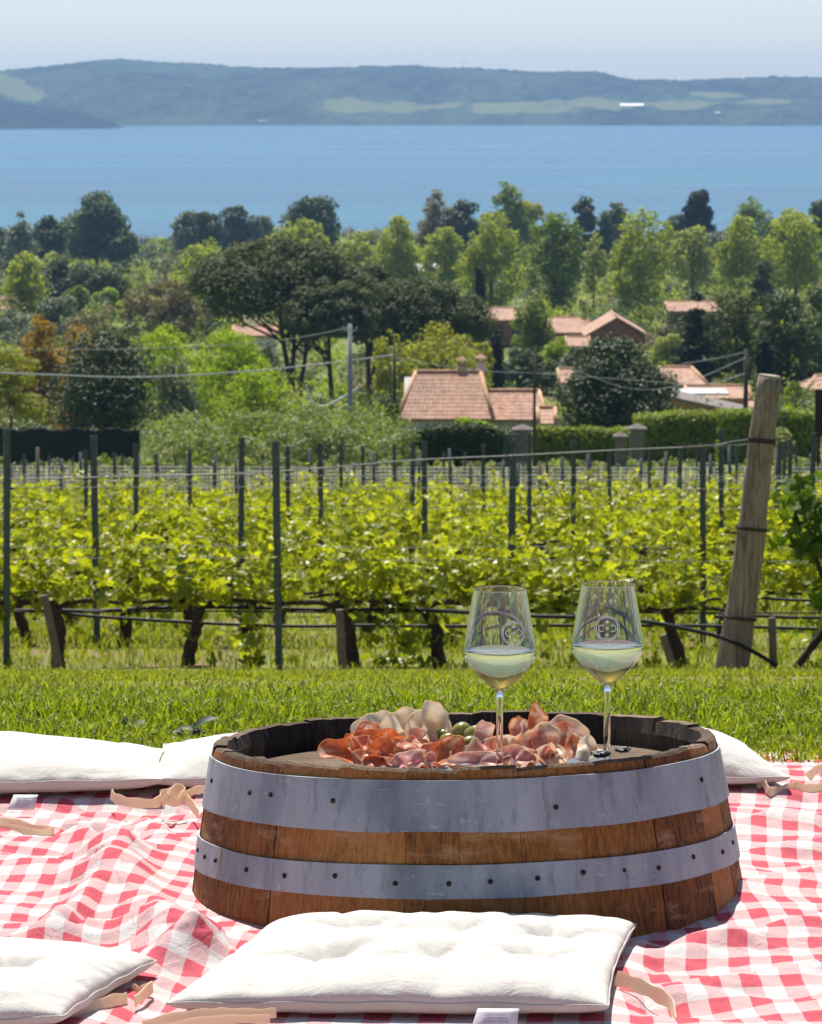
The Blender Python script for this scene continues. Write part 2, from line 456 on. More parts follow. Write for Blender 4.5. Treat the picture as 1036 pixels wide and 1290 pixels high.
def build_blanket():
    xs = np.linspace(-1.1, 1.1, 620); ys = np.concatenate([np.linspace(2.6, 3.85, 60)[:-1], np.linspace(3.85, 5.69, 620)])
    Yg, Xg = np.meshgrid(ys, xs, indexing='ij')
    E = 5.69 + fbm(xs * 2, xs * 0, 8, 3) * .02
    Yg = Yg + (E - 5.69)[None, :] * np.clip((Yg - 5.2) / .49, 0, 1)
    Z = blanket_z(Xg, Yg)
    du = np.sqrt(np.diff(Xg, axis=1) ** 2 + np.diff(Z, axis=1) ** 2)
    U = np.concatenate([np.zeros((len(ys), 1)), np.cumsum(du, 1)], 1); U -= U[:, 310:311]
    U = U * .35 + Xg * .65 + fbm(Xg * 2.2, Yg * 2.2, 90, 2) * .035
    dv = np.sqrt(np.diff(Yg, axis=0) ** 2 + np.diff(Z, axis=0) ** 2 * 1.0)
    V_ = np.concatenate([np.zeros((1, len(xs))), np.cumsum(dv, 0)], 0)
    Vs = V_ * .9 + Yg * .1 + fbm(Xg * 2.2 + 9, Yg * 2.2, 93, 2) * .05
    th = -.10 + .20 * np.clip((Xg + .1) / .6, 0, 1) * np.clip((5.0 - Yg) / .6, 0, 1)
    Uu = U + th * (Yg - 4.8) * 1.0; Vv = Vs - th * 1.4 * Xg
    P = np.stack([Xg, Yg, Z], -1).reshape(-1, 3)
    a, b = Xg.shape; I = np.arange(a * b).reshape(a, b)
    F = np.stack([I[:-1, :-1], I[:-1, 1:], I[1:, 1:], I[1:, :-1]], -1).reshape(-1, 4)
    m = NT('red_white_gingham')
    uvn = m.n('ShaderNodeUVMap', uv_map='UVMap'); sp = m.n('ShaderNodeSeparateXYZ', {0: uvn.outputs[0]})
    u, v = sp.outputs[0], sp.outputs[1]
    def band(q, period):
        f = m.math('FRACT', m.math('DIVIDE', q, period))
        d = m.math('ABSOLUTE', m.math('SUBTRACT', f, .5))       # 0..0.5
        return m.n('ShaderNodeMapRange', {0: d, 1: .24, 2: .26, 3: 1.0, 4: 0.0}).outputs[0]
    bu = band(u, .0405); bv = band(v, .070)
    hat = m.math('FRACT', m.math('DIVIDE', m.math('ADD', u, m.math('MULTIPLY', v, .9)), .0027))
    hat = m.n('ShaderNodeMapRange', {0: m.math('ABSOLUTE', m.math('SUBTRACT', hat, .5)), 1: .18, 2: .32, 3: 0.0, 4: 1.0}).outputs[0]
    both = m.math('MULTIPLY', bu, bv); any_ = m.math('MAXIMUM', bu, bv)
    amt = m.math('ADD', m.math('MULTIPLY', both, 1.0), m.math('MULTIPLY', m.math('SUBTRACT', any_, both), m.math('MULTIPLY_ADD', hat, .44, .20)))
    col = m.mix(amt, (.64, .615, .59), (.57, .090, .120))
    nz = m.noise(m.coord('Object'), 900, 2)
    col = m.mix(m.math('MULTIPLY', nz, .12), col, (.5, .35, .33))
    cr = m.noise(m.coord('Object', (1, .55, 1)), 34, 5, .62, 1.6)
    pr = m.bsdf(col, .9, m.bump(nz, .25, .0006, m.bump(cr, .55, .007)), spec=.15)
    tr = m.n('ShaderNodeBsdfTranslucent', {'Color': col}).outputs[0]
    mat = m.done(m.n('ShaderNodeMixShader', {0: .12, 1: pr, 2: tr}).outputs[0])
    o = mesh_np('picnic_blanket', P, F, mat, smooth=True, uv=np.stack([Uu, Vv], -1).reshape(-1, 2))
    tag(o, 'rumpled red and white checked picnic blanket spread on the grass', 'blanket')
build_blanket()

# ================================================================== cushions
mc = NT('white_cotton'); _co = mc.coord('Object')
_w = mc.noise(_co, 700, 2); _f = mc.noise(_co, 9, 5, .6)
_c = mc.ramp(_f, [(.3, (.62, .60, .545)), (.7, (.68, .655, .605))])
_p = mc.bsdf(_c, .9, mc.bump(_w, .5, .0006, mc.bump(mc.noise(mc.coord('Object', (1, 1, 1)), 26, 5, .65, 1.5), .45, .006)), spec=.1)
_t = mc.n('ShaderNodeBsdfTranslucent', {'Color': (.9, .72, .55, 1)}).outputs[0]
M_COT = mc.done(mc.n('ShaderNodeMixShader', {0: .12, 1: _p, 2: _t}).outputs[0])
mc = NT('cream_cotton_tape'); _w = mc.noise(mc.coord('Object'), 500, 2)
_p = mc.bsdf((.88, .78, .62), .9, mc.bump(_w, .3, .0005), spec=.1)
_t = mc.n('ShaderNodeBsdfTranslucent', {'Color': (1, .86, .66, 1)}).outputs[0]
M_TAPE = mc.done(mc.n('ShaderNodeMixShader', {0: .5, 1: _p, 2: _t}).outputs[0])
M_LAB = plain('white_satin_label', (.80, .78, .80), .5, bump=0)
M_INK = plain('grey_label_ink', (.25, .22, .25), .8, bump=0)

def ribbon(mb, P, w, side=None, th=.0012):
    P = smooth_path(P, 7); n = len(P); vs = []
    for i, p in enumerate(P):
        t = (P[min(i + 1, n - 1)] - P[max(i - 1, 0)]).normalized()
        s = Vector(side[min(int(i / n * len(side)), len(side) - 1)]) if side else Vector((0, .35, .94))
        s = (s - t * s.dot(t))
        if s.length < 1e-3: s = t.cross(Vector((1, 0, 0)))
        s.normalize(); nn = t.cross(s)
        ww = w * (1 + .12 * math.sin(i * .9))
        vs += [p - s * ww / 2 - nn * th / 2, p + s * ww / 2 - nn * th / 2, p + s * ww / 2 + nn * th / 2, p - s * ww / 2 + nn * th / 2]
    fs = []
    for i in range(n - 1):
        for k in range(4):
            k2 = (k + 1) % 4
            fs.append((i * 4 + k, i * 4 + k2, i * 4 + 4 + k2, i * 4 + 4 + k))
    fs += [(3, 2, 1, 0), (4 * n - 4, 4 * n - 3, 4 * n - 2, 4 * n - 1)]
    mb.add(vs, fs)

def cushion(key, label, H, seam, tufts, seed, hb=.022, ex=.38):
    c = [np.array(p) for p in CUSH[key]]
    ctr = sum(c) / 4
    o = empty('seat_cushion', (ctr[0], ctr[1], .014), label, 'cushion', 'white seat cushions on the blanket')
    n = 110
    a = np.linspace(-1, 1, n); s = np.sin(a * PI / 2)
    V2, U2 = np.meshgrid(s, s, indexing='ij')
    def shape(U, V):
        # corners pulled out a little, edges slightly scalloped in
        Ue = U * (1 - .035 * (1 - V ** 2)); Ve = V * (1 - .045 * (1 - U ** 2))
        p = (1 - Ue) / 2; q = (1 - Ve) / 2
        X = (c[0][0] * p + c[1][0] * (1 - p)) * q + (c[3][0] * p + c[2][0] * (1 - p)) * (1 - q)
        Y = (c[0][1] * p + c[1][1] * (1 - p)) * q + (c[3][1] * p + c[2][1] * (1 - p)) * (1 - q)
        return X, Y
    X, Y = shape(U2, V2)
    e = (1 - np.abs(U2) ** 2.6) * (1 - np.abs(V2) ** 2.6); e = np.clip(e, 0, 1)
    top = H * e ** ex
    top *= 1 + fbm(U2 * 1.6, V2 * 1.6, seed, 3) * .30
    for (tu, tv) in tufts:
        dd = np.hypot((U2 - tu) * 1.0, (V2 - tv) * 1.0)
        top -= H * .62 * np.exp(-(dd / .13) ** 2) * np.clip(e * 2, 0, 1)
        ang = np.arctan2(V2 - tv, U2 - tu)
        top -= H * .20 * np.abs(np.cos(ang * 2.5 + seed + tu * 4)) ** 14 * np.exp(-(dd / .42) ** 2) * np.clip(dd / .1, 0, 1)
    # gathers running in from the seams
    edge = np.clip(1 - e ** .5, 0, 1)
    g = vn(U2 * 13, V2 * 2.0, seed + 5) * np.exp(-((1 - np.abs(V2)) / .30)) + vn(V2 * 13, U2 * 2.0, seed + 6) * np.exp(-((1 - np.abs(U2)) / .30))
    top += g * H * .22 * np.clip(e * 6, 0, 1) * (.3 + edge)
    Zt = seam + np.maximum(top, -.004)
    Zb = seam - hb * e ** .26 + np.where(e > .02, vn(U2 * 9, V2 * 9, seed + 8) * .002, 0)
    Zb = np.maximum(Zb, .0)
    Pt = np.stack([X - ctr[0], Y - ctr[1], Zt], -1).reshape(-1, 3)
    Pb = np.stack([X - ctr[0], Y - ctr[1], Zb], -1).reshape(-1, 3)
    I = np.arange(n * n).reshape(n, n)
    F = np.stack([I[:-1, :-1], I[:-1, 1:], I[1:, 1:], I[1:, :-1]], -1).reshape(-1, 4)
    Fb = F[:, ::-1] + n * n
    ob = mesh_np('cover', np.concatenate([Pt, Pb]), np.concatenate([F, Fb]), M_COT, o, smooth=True)
    bm = bmesh.new(); bm.from_mesh(ob.data); bmesh.ops.remove_doubles(bm, verts=bm.verts, dist=2e-4); bm.to_mesh(ob.data); bm.free()
    mb = MB(); per = []
    for k in range(0, 160):
        t = k / 160 * 4; q = int(t); f = (t - q) * 2 - 1; f = math.sin(f * PI / 2) if False else f
        U, V = [(f, -1), (1, f), (-f, 1), (-1, -f)][q]
        x, y = shape(np.array(U), np.array(V)); per.append((float(x) - ctr[0], float(y) - ctr[1], seam + .0008 * math.sin(k * .7)))
    per.append(per[0]); mb.tube(per, .0014, 6, cap=False)
    mb.build('piping', M_COT, o, True)
    return o, ctr
def local(ctr, pts): return [(p[0] - ctr[0], p[1] - ctr[1], p[2] - .014) for p in pts]
def care_label(o, ctr, px, py, Y, w, h, seed):
    p = W(px, py, Y); rows = 6; vs = []; fs = []
    for i in range(rows + 1):
        t = i / rows
        for k in range(5):
            u = k / 4 - .5
            vs.append((p.x + u * w * (1 + .12 * t) - .006 * t - ctr[0], Y - .004 - .010 * math.sin(t * 1.6) + u * u * .004 - ctr[1], p.z - .014 - t * h))
    for i in range(rows):
        for k in range(4): fs.append((i * 5 + k, i * 5 + k + 1, i * 5 + 6 + k, i * 5 + 5 + k))
    me = MB(); me.add(vs, fs); lb = me.build('care_label', M_LAB, o, True)
    md = lb.modifiers.new('thick', 'SOLIDIFY'); md.thickness = .0004
    r = random.Random(seed); ink = MB()
    for i in range(5):
        t = .22 + i * .14; x = -.30
        while x < .25:
            l = r.uniform(.03, .11)
            y = Y - .0052 - .010 * math.sin(t * 1.6) - ctr[1]
            x0 = p.x + x * w - .006 * t - ctr[0]
            ink.box(x0, x0 + l * w, y - .0001, y + .0001, p.z - .014 - t * h - .0006, p.z - .014 - t * h)
            x += l + .03
    ink.build('print', M_INK, lb)
def tie(o, ctr, P, w=.014, side=None):
    mb = MB(); ribbon(mb, local(ctr, P), w, side); return mb.build('tie', M_TAPE, o, False)

o, c = cushion('front', 'white tufted seat cushion right in front of the wine barrel', .034, .018, [(-.42, -.30), (.12, -.32), (.60, -.30), (-.42, .40), (.14, .42), (.62, .38)], 3)
care_label(o, c, 628, 1270, 3.945, .042, .022, 3)
tie(o, c, [W(348, 1276, 3.945), W(320, 1277, 3.935), W(285, 1276, 3.925), W(262, 1277, 3.92), W(225, 1281, 3.92), W(180, 1292, 3.92)], .010)
tie(o, c, [W(340, 1284, 3.93), W(300, 1284, 3.92), W(260, 1286, 3.91), W(205, 1296, 3.90)], .009)
tie(o, c, [W(776, 1232, 4.10), W(800, 1240, 4.09), W(826, 1252, 4.06), W(846, 1266, 4.03), W(852, 1290, 3.98)], .015)
tie(o, c, [W(772, 1285, 4.0), W(786, 1296, 3.98), W(830, 1300, 3.96)], .015)
o, c = cushion('corner', 'white seat cushion cut off by the lower left corner, its hem facing right', .032, .018, [(-.2, 0), (.45, .0)], 12)
tie(o, c, [W(70, 1292, 3.95), W(110, 1272, 3.99), W(138, 1262, 4.02), W(160, 1258, 4.05)], .013)
tie(o, c, [W(165, 1246, 4.10), W(178, 1250, 4.09), W(192, 1243, 4.10), W(170, 1262, 4.04)], .012)
o, c = cushion('back_left', 'big puffy white cushion at the left edge with a printed care label', .033, .024, [(-.5, .0)], 21, hb=.024, ex=.66)
care_label(o, c, 33, 1001, 5.175, .032, .018, 9)
tie(o, c, [W(140, 1000, 5.205), W(146, 1006, 5.185), W(165, 1011, 5.165), W(195, 1012, 5.165), W(204, 1004, 5.185)], .013)
tie(o, c, [W(0, 1035, 5.115), W(20, 1037, 5.095), W(45, 1044, 5.065), W(68, 1046, 5.055), W(50, 1050, 5.035), W(20, 1044, 5.065), W(-20, 1042, 5.085)], .010)
o, c = cushion('behind', 'small-looking white cushion half hidden behind the left of the barrel', .034, .022, [(-.1, .1)], 33, hb=.022, ex=.66)
tie(o, c, [W(202, 1002, 5.195), W(215, 998, 5.185), W(228, 1000, 5.195), W(240, 1012, 5.165), W(250, 1026, 5.115)], .013)
tie(o, c, [W(205, 1012, 5.175), W(214, 1002, 5.155), W(222, 993, 5.175), W(232, 998, 5.165), W(224, 1010, 5.155), W(208, 1008, 5.165)], .012)
tie(o, c, [W(232, 1003, 5.185), W(246, 996, 5.185), W(262, 994, 5.205)], .011)
o, c = cushion('right', 'white cushion behind the right side of the barrel', .050, .018, [(-.1, .1)], 47, hb=.018, ex=.66)
tie(o, c, [W(954, 990, 5.315), W(962, 986, 5.305), W(970, 997, 5.285), W(990, 994, 5.305), W(1002, 990, 5.315)], .012)
tie(o, c, [W(1000, 990, 5.315), W(1016, 994, 5.305), W(1036, 992, 5.305), W(1070, 988, 5.325)], .013)
tie(o, c, [W(1018, 980, 5.445), W(1030, 970, 5.445), W(1060, 966, 5.445)], .012)

# ================================================================== barrel
BX, BY, BZ = .064, 4.71, .183          # centre of the rim
BT = Matrix.Translation((BX, BY, BZ)) @ Euler((R(-2.7), R(-1.15), 0)).to_matrix().to_4x4()
def br(s): return .300 + .19 * s - .12 * s * s
def build_barrel():
    root = empty('barrel_table', (0, 0, 0), 'cut-down wooden wine barrel with two grey metal hoops, used as a picnic table', 'barrel')
    root.matrix_world = BT
    # wood
    def wood(name, cols, grain=(26, 26, 1.6), rough=.75, worn=None, bump=.5):
        m = NT(name); co = m.coord('Object', grain)
        g = m.noise(co, 9, 6, .65, .4); b = m.noise(m.coord('Object', (1, 1, .5)), 9, 5, .6)
        v = m.attr('v')
        f = m.math('ADD', m.math('ADD', m.math('MULTIPLY', g, .55), m.math('MULTIPLY', b, .35)), m.math('MULTIPLY', m.math('SUBTRACT', v, .5), .22))
        c = m.ramp(f, [(.28, cols[0]), (.45, cols[1]), (.62, cols[2])])
        fine = m.noise(m.coord('Object', (60, 60, 3)), 20, 3)
        c = m.mix(m.n('ShaderNodeMapRange', {0: fine, 1: .56, 2: .66, 3: 0.0, 4: .55}).outputs[0], c, cols[0])
        if worn:
            w = m.noise(m.coord('Object', (7, 7, 22)), 2, 6, .7)
            c = m.mix(m.n('ShaderNodeMapRange', {0: w, 1: .54, 2: .66, 3: 0.0, 4: .55}).outputs[0], c, worn)
        return m.done(m.bsdf(c, rough, m.bump(g, bump, .004, m.bump(fine, .5, .0025)), spec=.3))
    m_out = wood('oiled_oak_stave', ((.070, .024, .006), (.29, .115, .027), (.46, .21, .065)), worn=(.46, .28, .16))
    m_rim = wood('weathered_oak_end', ((.05, .033, .02), (.17, .115, .07), (.34, .25, .17)), (40, 40, 30), .9, bump=.9)
    m_in = wood('charred_oak', ((.014, .011, .008), (.05, .037, .027), (.15, .11, .075)), (22, 22, 4), .85, bump=.9)
    rs = random.Random(5)
    mb_v, mb_f, mb_m, mb_a = [], [], [], []
    widths = [rs.uniform(.055, .098) for _ in range(40)]
    ang = 0; edges = [0]
    for w in widths:
        ang += w / .3; edges.append(ang)
        if ang > 2 * PI - .25: break
    edges = [e * 2 * PI / edges[-1] for e in edges]
    n0 = 0
    svals = [0, .012, .04, .075, .105, .145, .185, .23]
    for i in range(len(edges) - 1):
        a0, a1 = edges[i] + .0007, edges[i + 1] - .0007
        dr = rs.uniform(-.0012, .0012); dz = rs.uniform(-.0015, .0012); sl = rs.uniform(-.002, .002); vv = rs.random()
        K = 7
        for k in range(K + 1):
            f = k / K; a = a0 + (a1 - a0) * f
            jag = mnoise.noise(Vector((a * 30, i, 0))) * .0024 + sl * (f - .5) * 2 + dz
            if f in (0, 1): jag -= .0009
            prof = [(br(0) + dr - .0030 - rs.random() * .0008, jag)]
            prof += [(br(s) + dr, -s + (jag - .003 if s == 0 else 0)) for s in svals]
            prof += [(br(.23) - .025, -.23), (br(.045) - .027, -.046), (br(.036) - .0245, -.036), (br(.02) - .0235, -.018), (br(0) - .0165 + rs.random() * .002, jag - .001)]
            for (r, z) in prof: mb_v.append((r * math.cos(a), r * math.sin(a), z))
        m_ = len(prof)
        for k in range(K):
            for j in range(m_):
                j2 = (j + 1) % m_
                mb_f.append((n0 + k * m_ + j, n0 + (k + 1) * m_ + j, n0 + (k + 1) * m_ + j2, n0 + k * m_ + j2))
                mb_m.append(1 if j in (0, m_ - 1, m_ - 2) and j != m_ - 2 else (2 if j > len(svals) else 0)); mb_a.append(vv)
        for kk in (0, K):
            fc = [n0 + kk * m_ + j for j in range(m_)]
            mb_f.append(tuple(fc if kk == 0 else fc[::-1])); mb_m.append(2); mb_a.append(vv)
        n0 += (K + 1) * m_
    me = bpy.data.meshes.new('staves'); me.from_pydata(mb_v, [], mb_f)
    for m in (m_out, m_rim, m_in): me.materials.append(m)
    me.polygons.foreach_set('material_index', mb_m)
    at = me.attributes.new('v', 'FLOAT', 'FACE'); at.data.foreach_set('value', mb_a)
    bm = bmesh.new(); bm.from_mesh(me); bmesh.ops.recalc_face_normals(bm, faces=bm.faces); bm.to_mesh(me); bm.free()
    o = bpy.data.objects.new('staves', me); COL.objects.link(o); o.parent = root
    # head: planks
    m_head = wood('weathered_oak_plank', ((.10, .065, .04), (.27, .19, .12), (.42, .31, .20)), (3, 60, 10), .85, bump=.6)
    hb = MB(); N = 7; Rh = .272
    for i in range(N):
        y0 = -Rh + 2 * Rh * i / N + .0008; y1 = -Rh + 2 * Rh * (i + 1) / N - .0008
        K = 14; vs = []
        for k in range(K + 1):
            y = y0 + (y1 - y0) * k / K; xx = math.sqrt(max(Rh * Rh - y * y, 0))
            vs += [(-xx, y, -.036), (xx, y, -.036), (-xx, y, -.056), (xx, y, -.056)]
        fs = []
        for k in range(K):
            q = k * 4
            fs += [(q, q + 1, q + 5, q + 4), (q + 2, q + 6, q + 7, q + 3), (q, q + 4, q + 6, q + 2), (q + 1, q + 3, q + 7, q + 5)]
        fs += [(0, 2, 3, 1), (K * 4, K * 4 + 1, K * 4 + 3, K * 4 + 2)]
        hb.add(vs, fs)
    hb.build('head_board', m_head, root)
    # hoops
    m = NT('galvanised_hoop'); co = m.coord('Object')
    n1 = m.noise(m.coord('Object', (1, 1, .35)), 7, 6, .65); n2 = m.noise(m.coord('Object', (9, 9, 1.2)), 7, 5, .7); n3 = m.noise(co, 60, 4)
    c = m.ramp(n1, [(.32, (.19, .20, .23)), (.5, (.34, .36, .40)), (.68, (.47, .49, .53))])
    c = m.mix(m.n('ShaderNodeMapRange', {0: n2, 1: .52, 2: .62, 3: 0.0, 4: .42}).outputs[0], c, (.16, .165, .195))
    c = m.mix(m.n('ShaderNodeMapRange', {0: n2, 1: .64, 2: .72, 3: 0.0, 4: .75}).outputs[0], c, (.24, .15, .07))
    c = m.mix(m.n('ShaderNodeMapRange', {0: n3, 1: .66, 2: .72, 3: 0.0, 4: .4}).outputs[0], c, (.66, .66, .68))
    dr_ = m.noise(m.coord('Object', (26, 26, .9)), 2.2, 3, .6); dm = m.noise(m.coord('Object', (3, 3, 3)), 3, 4, .6)
    c = m.mix(m.math('MULTIPLY', m.n('ShaderNodeMapRange', {0: dr_, 1: .66, 2: .72, 3: 0.0, 4: .75}).outputs[0], m.n('ShaderNodeMapRange', {0: dm, 1: .45, 2: .6, 3: 0.0, 4: 1.0}).outputs[0]), c, (.16, .105, .055))
    sc_ = m.noise(m.coord('Object', (14, 14, 55)), 3, 5, .7)
    c = m.mix(m.n('ShaderNodeMapRange', {0: sc_, 1: .60, 2: .68, 3: 0.0, 4: .35}).outputs[0], c, (.62, .63, .66))
    rg = m.n('ShaderNodeMapRange', {0: n1, 1: .3, 2: .7, 3: .42, 4: .62}).outputs[0]
    m_hoop = m.done(m.bsdf(c, rg, m.bump(m.math('ADD', n1, m.math('MULTIPLY', n3, .3)), .25, .002), metal=.55, spec=.5))
    m_riv = plain('rusty_nail', (.045, .022, .015), .8, metal=.3)
    def hoop(s0, s1, seed, rivets):
        K = 420; prof_n = 6; vs = []; fs = []
        for k in range(K):
            a = 2 * PI * k / K
            w0 = mnoise.noise(Vector((math.cos(a) * 2.2, math.sin(a) * 2.2, seed))) * .0016
            w1 = mnoise.noise(Vector((math.cos(a) * 3.2, math.sin(a) * 3.2, seed + 9))) * .0020
            lap = .0013 if seed == 1.0 and -2.30 < (a - 2 * PI if a > PI else a) < -2.16 else (.0012 if seed == 5.0 and -1.02 < (a - 2 * PI if a > PI else a) < -.90 else 0)
            dent = lap + mnoise.noise(Vector((math.cos(a) * 7, math.sin(a) * 7, seed))) * .0007
            for q in range(4):
                f = q / 3; s = (s0 + w0) * (1 - f) + (s1 + w1) * f
                vs.append(((br(s) + .0034 + dent) * math.cos(a), (br(s) + .0034 + dent) * math.sin(a), -s))
            for s in (s1 + w1, s0 + w0):
                vs.append(((br(s) + .0012) * math.cos(a), (br(s) + .0012) * math.sin(a), -s))
        for k in range(K):
            k2 = (k + 1) % K
            for q in range(6):
                q2 = (q + 1) % 6
                fs.append((k * 6 + q, k2 * 6 + q, k2 * 6 + q2, k * 6 + q2))
        me = bpy.data.meshes.new('metal_hoop'); me.from_pydata(vs, [], fs); me.materials.append(m_hoop)
        bm = bmesh.new(); bm.from_mesh(me); bmesh.ops.recalc_face_normals(bm, faces=bm.faces); bm.to_mesh(me); bm.free()
        h = bpy.data.objects.new('metal_hoop', me); COL.objects.link(h); h.parent = root
        rv = None
        for (a, s) in rivets:
            if rv is None:
                b = MB(); b.tube([(0, 0, -.002), (0, 0, .0012), (0, 0, .0019)], [.0030, .0030, .0017], 10)
                rv = b.build('nail_head', m_riv, h, True)
                q = rv
            else:
                q = rv.copy(); COL.objects.link(q); q.parent = h
            nrm = Vector((math.cos(a), math.sin(a), .18)).normalized()
            q.matrix_local = Matrix.Translation(((br(s) + .0034) * math.cos(a), (br(s) + .0034) * math.sin(a), -s)) @ nrm.to_track_quat('Z', 'Y').to_matrix().to_4x4()
    def ang_of(px, rr):
        x = (px - 586) / 1061 * 1.0
        k = max(-.985, min(.985, x / rr)); return -math.acos(k)
    up = [(ang_of(px, .31), s) for px, s in ((268, .036), (320, .038), (347, .037), (424, .038), (690, .047), (876, .038))]
    lo = [(ang_of(px, .322), .124 + .003 * math.sin(px)) for px in (250, 261, 276, 317, 365, 426, 498, 561, 610, 666, 721, 770, 813, 859, 899, 916)]
    hoop(.013, .071, 1.0, up); hoop(.107, .144, 5.0, lo)
    # little bits: a chalky scratch
    return root
BARREL = build_barrel()
def head_pt(x, y, up=0.0):
    """world point on the barrel head under world x, y"""
    n = BT.to_3x3() @ Vector((0, 0, 1)); p0 = BT @ Vector((0, 0, -.036))
    z = p0.z - (n.x * (x - p0.x) + n.y * (y - p0.y)) / n.z
    return Vector((x, y, z + up))

# ================================================================== slate board and food
m = NT('blue_grey_slate'); nz = m.noise(m.coord('Object'), 30, 6, .6)
M_SLATE = m.done(m.bsdf(m.ramp(nz, [(.3, (.05, .06, .075)), (.7, (.10, .115, .14))]), .55, m.bump(nz, .5, .001), spec=.5))
sl = MB()
K = 60; vs = []; rs = random.Random(3)
for z, q in ((.000, 1.0), (.006, 1.0), (.007, .992)):
    for k in range(K):
        a = 2 * PI * k / K
        ex = math.copysign(abs(math.cos(a)) ** .55, math.cos(a)) * .168; ey = math.copysign(abs(math.sin(a)) ** .55, math.sin(a)) * .145
        j = 1 + mnoise.noise(Vector((a * 6, 1, 0))) * .012
        vs.append((ex * q * j, ey * q * j, z))
fs = [(i * K + k, i * K + (k + 1) % K, (i + 1) * K + (k + 1) % K, (i + 1) * K + k) for i in range(2) for k in range(K)]
fs += [tuple(range(K - 1, -1, -1)), tuple(2 * K + k for k in range(K))]
sl.add(vs, fs); so_ = sl.build('slate_board', M_SLATE)
SC = head_pt(.082, 4.62, .0006)
so_.matrix_world = Matrix.Translation(SC) @ Euler((R(-2.7), R(-1.15), 0)).to_matrix().to_4x4()
tag(so_, 'blue-grey slate board under the cold cuts on the barrel head', 'board')

def meat_mat(name, lean, lean2, fat, fatline=.5, rim=None, trans=.25, rimw=.80, scale=1.0):
    m = NT(name); co = m.coord('Object')
    n1 = m.noise(m.coord('Object', (.45, 1.2, 1)), 48 * scale, 4, .55, .8); n2 = m.noise(co, 130, 4, .6); v = m.attr('rad')
    c = m.ramp(n2, [(.35, lean), (.65, lean2)])
    c = m.mix(m.n('ShaderNodeMapRange', {0: n1, 1: fatline, 2: fatline + .07, 3: 0.0, 4: .95}).outputs[0], c, fat)
    if rim is not None:
        rr = m.math('ADD', v, m.math('MULTIPLY', m.math('SUBTRACT', n1, .5), .25))
        c = m.mix(m.n('ShaderNodeMapRange', {0: rr, 1: rimw, 2: rimw + .06, 3: 0.0, 4: 1.0}).outputs[0], c, rim)
    pr = m.bsdf(c, .42, m.bump(n2, .25, .001), spec=.5)
    tr = m.n('ShaderNodeBsdfTranslucent', {'Color': c}).outputs[0]
    return m.done(m.n('ShaderNodeMixShader', {0: min(.62, trans * 1.15), 1: pr, 2: tr}).outputs[0])
M_COPPA = meat_mat('cured_red_meat', (.66, .23, .10), (.83, .42, .21), (.90, .68, .50), .52, (.70, .30, .10), .5, .92)
M_SPECK = meat_mat('smoked_ham', (.76, .30, .17), (.85, .47, .30), (.90, .74, .60), .50, (.74, .36, .14), .5, .93)
M_PROSC = meat_mat('pink_ham', (.80, .38, .28), (.87, .56, .44), (.91, .78, .67), .50, (.88, .72, .56), .5, .78)
M_FAT = meat_mat('pale_ham_fat', (.86, .66, .44), (.88, .76, .58), (.90, .84, .74), .45, (.86, .66, .42), .5, .95)
M_CARP = meat_mat('rosy_ham', (.76, .38, .34), (.84, .54, .48), (.90, .78, .70), .48, (.86, .64, .50), .45, .85)

def meat(px, py, Y, w, h, rot, roll, ruffle, waves, mat, seed, label, name='ham_slice', fold=0.0):
    rot = (rot[0] * .78, rot[1], rot[2]); h *= 1.12; Y += .035
    p = W(px, py, Y); NR, NA = 9, 40
    rs = random.Random(seed); ph = rs.random() * 6; ph2 = rs.random() * 6
    vs = [(0, 0, 0)]; rad = [0.0]
    for i in range(1, NR + 1):
        r = i / NR
        for k in range(NA):
            a = 2 * PI * k / NA
            rr = r * (1 + .15 * math.sin(2 * a + ph) + .10 * math.sin(3 * a + ph2) + .07 * math.sin(5 * a + ph) + .035 * math.sin(11 * a + ph2) + .05 * mnoise.noise(Vector((math.cos(a) * 5, math.sin(a) * 5, seed))))
            x = rr * math.cos(a) * w / 2; y = rr * math.sin(a) * h / 2
            z = ruffle * r ** 1.7 * math.sin(waves * a + ph + r * 1.5) + ruffle * .5 * r * math.sin(2 * a + ph2)
            z += .55 * ruffle * mnoise.noise(Vector((x * 70 + seed, y * 70, 0)))
            if seed % 2 == 0:
                x *= .80; z += .0052 * math.sin(x * 2 * PI / .026 + ph + y * 25) * (.35 + .65 * r)
            z += ruffle * .30 * math.sin(x * 2 * PI / .024 + ph + y * 40) * (.25 + r)
            if fold:
                # fold one half back over the other
                f = fold; R_ = w / max(abs(f), .2) / 2
                t = x / R_
                if x > 0: x, z = R_ * math.sin(t), z * math.cos(t) + R_ * (1 - math.cos(t))
            if roll:
                R_ = h / roll; t = y / R_
                y, z = (R_ - z) * math.sin(t), R_ - (R_ - z) * math.cos(t)
            vs.append((x, y, z)); rad.append(r)
    fs = [(0, 1 + k, 1 + (k + 1) % NA) for k in range(NA)]
    for i in range(NR - 1):
        for k in range(NA):
            k2 = (k + 1) % NA
            fs.append((1 + i * NA + k, 1 + (i + 1) * NA + k, 1 + (i + 1) * NA + k2, 1 + i * NA + k2))
    me = bpy.data.meshes.new(name); me.from_pydata(vs, [], fs)
    me.polygons.foreach_set('use_smooth', [True] * len(fs)); me.materials.append(mat)
    at = me.attributes.new('rad', 'FLOAT', 'POINT'); at.data.foreach_set('value', rad)
    o = bpy.data.objects.new(name, me); COL.objects.link(o)
    o.location = p; o.rotation_euler = Euler([R(a) for a in rot])
    s = o.modifiers.new('s', 'SOLIDIFY'); s.thickness = .0008; s.offset = 0
    sb = o.modifiers.new('b', 'SUBSURF'); sb.levels = 1; sb.render_levels = 1
    return tag(o, label, 'sliced meat', 'slices of cured meat on the slate')
mt = meat
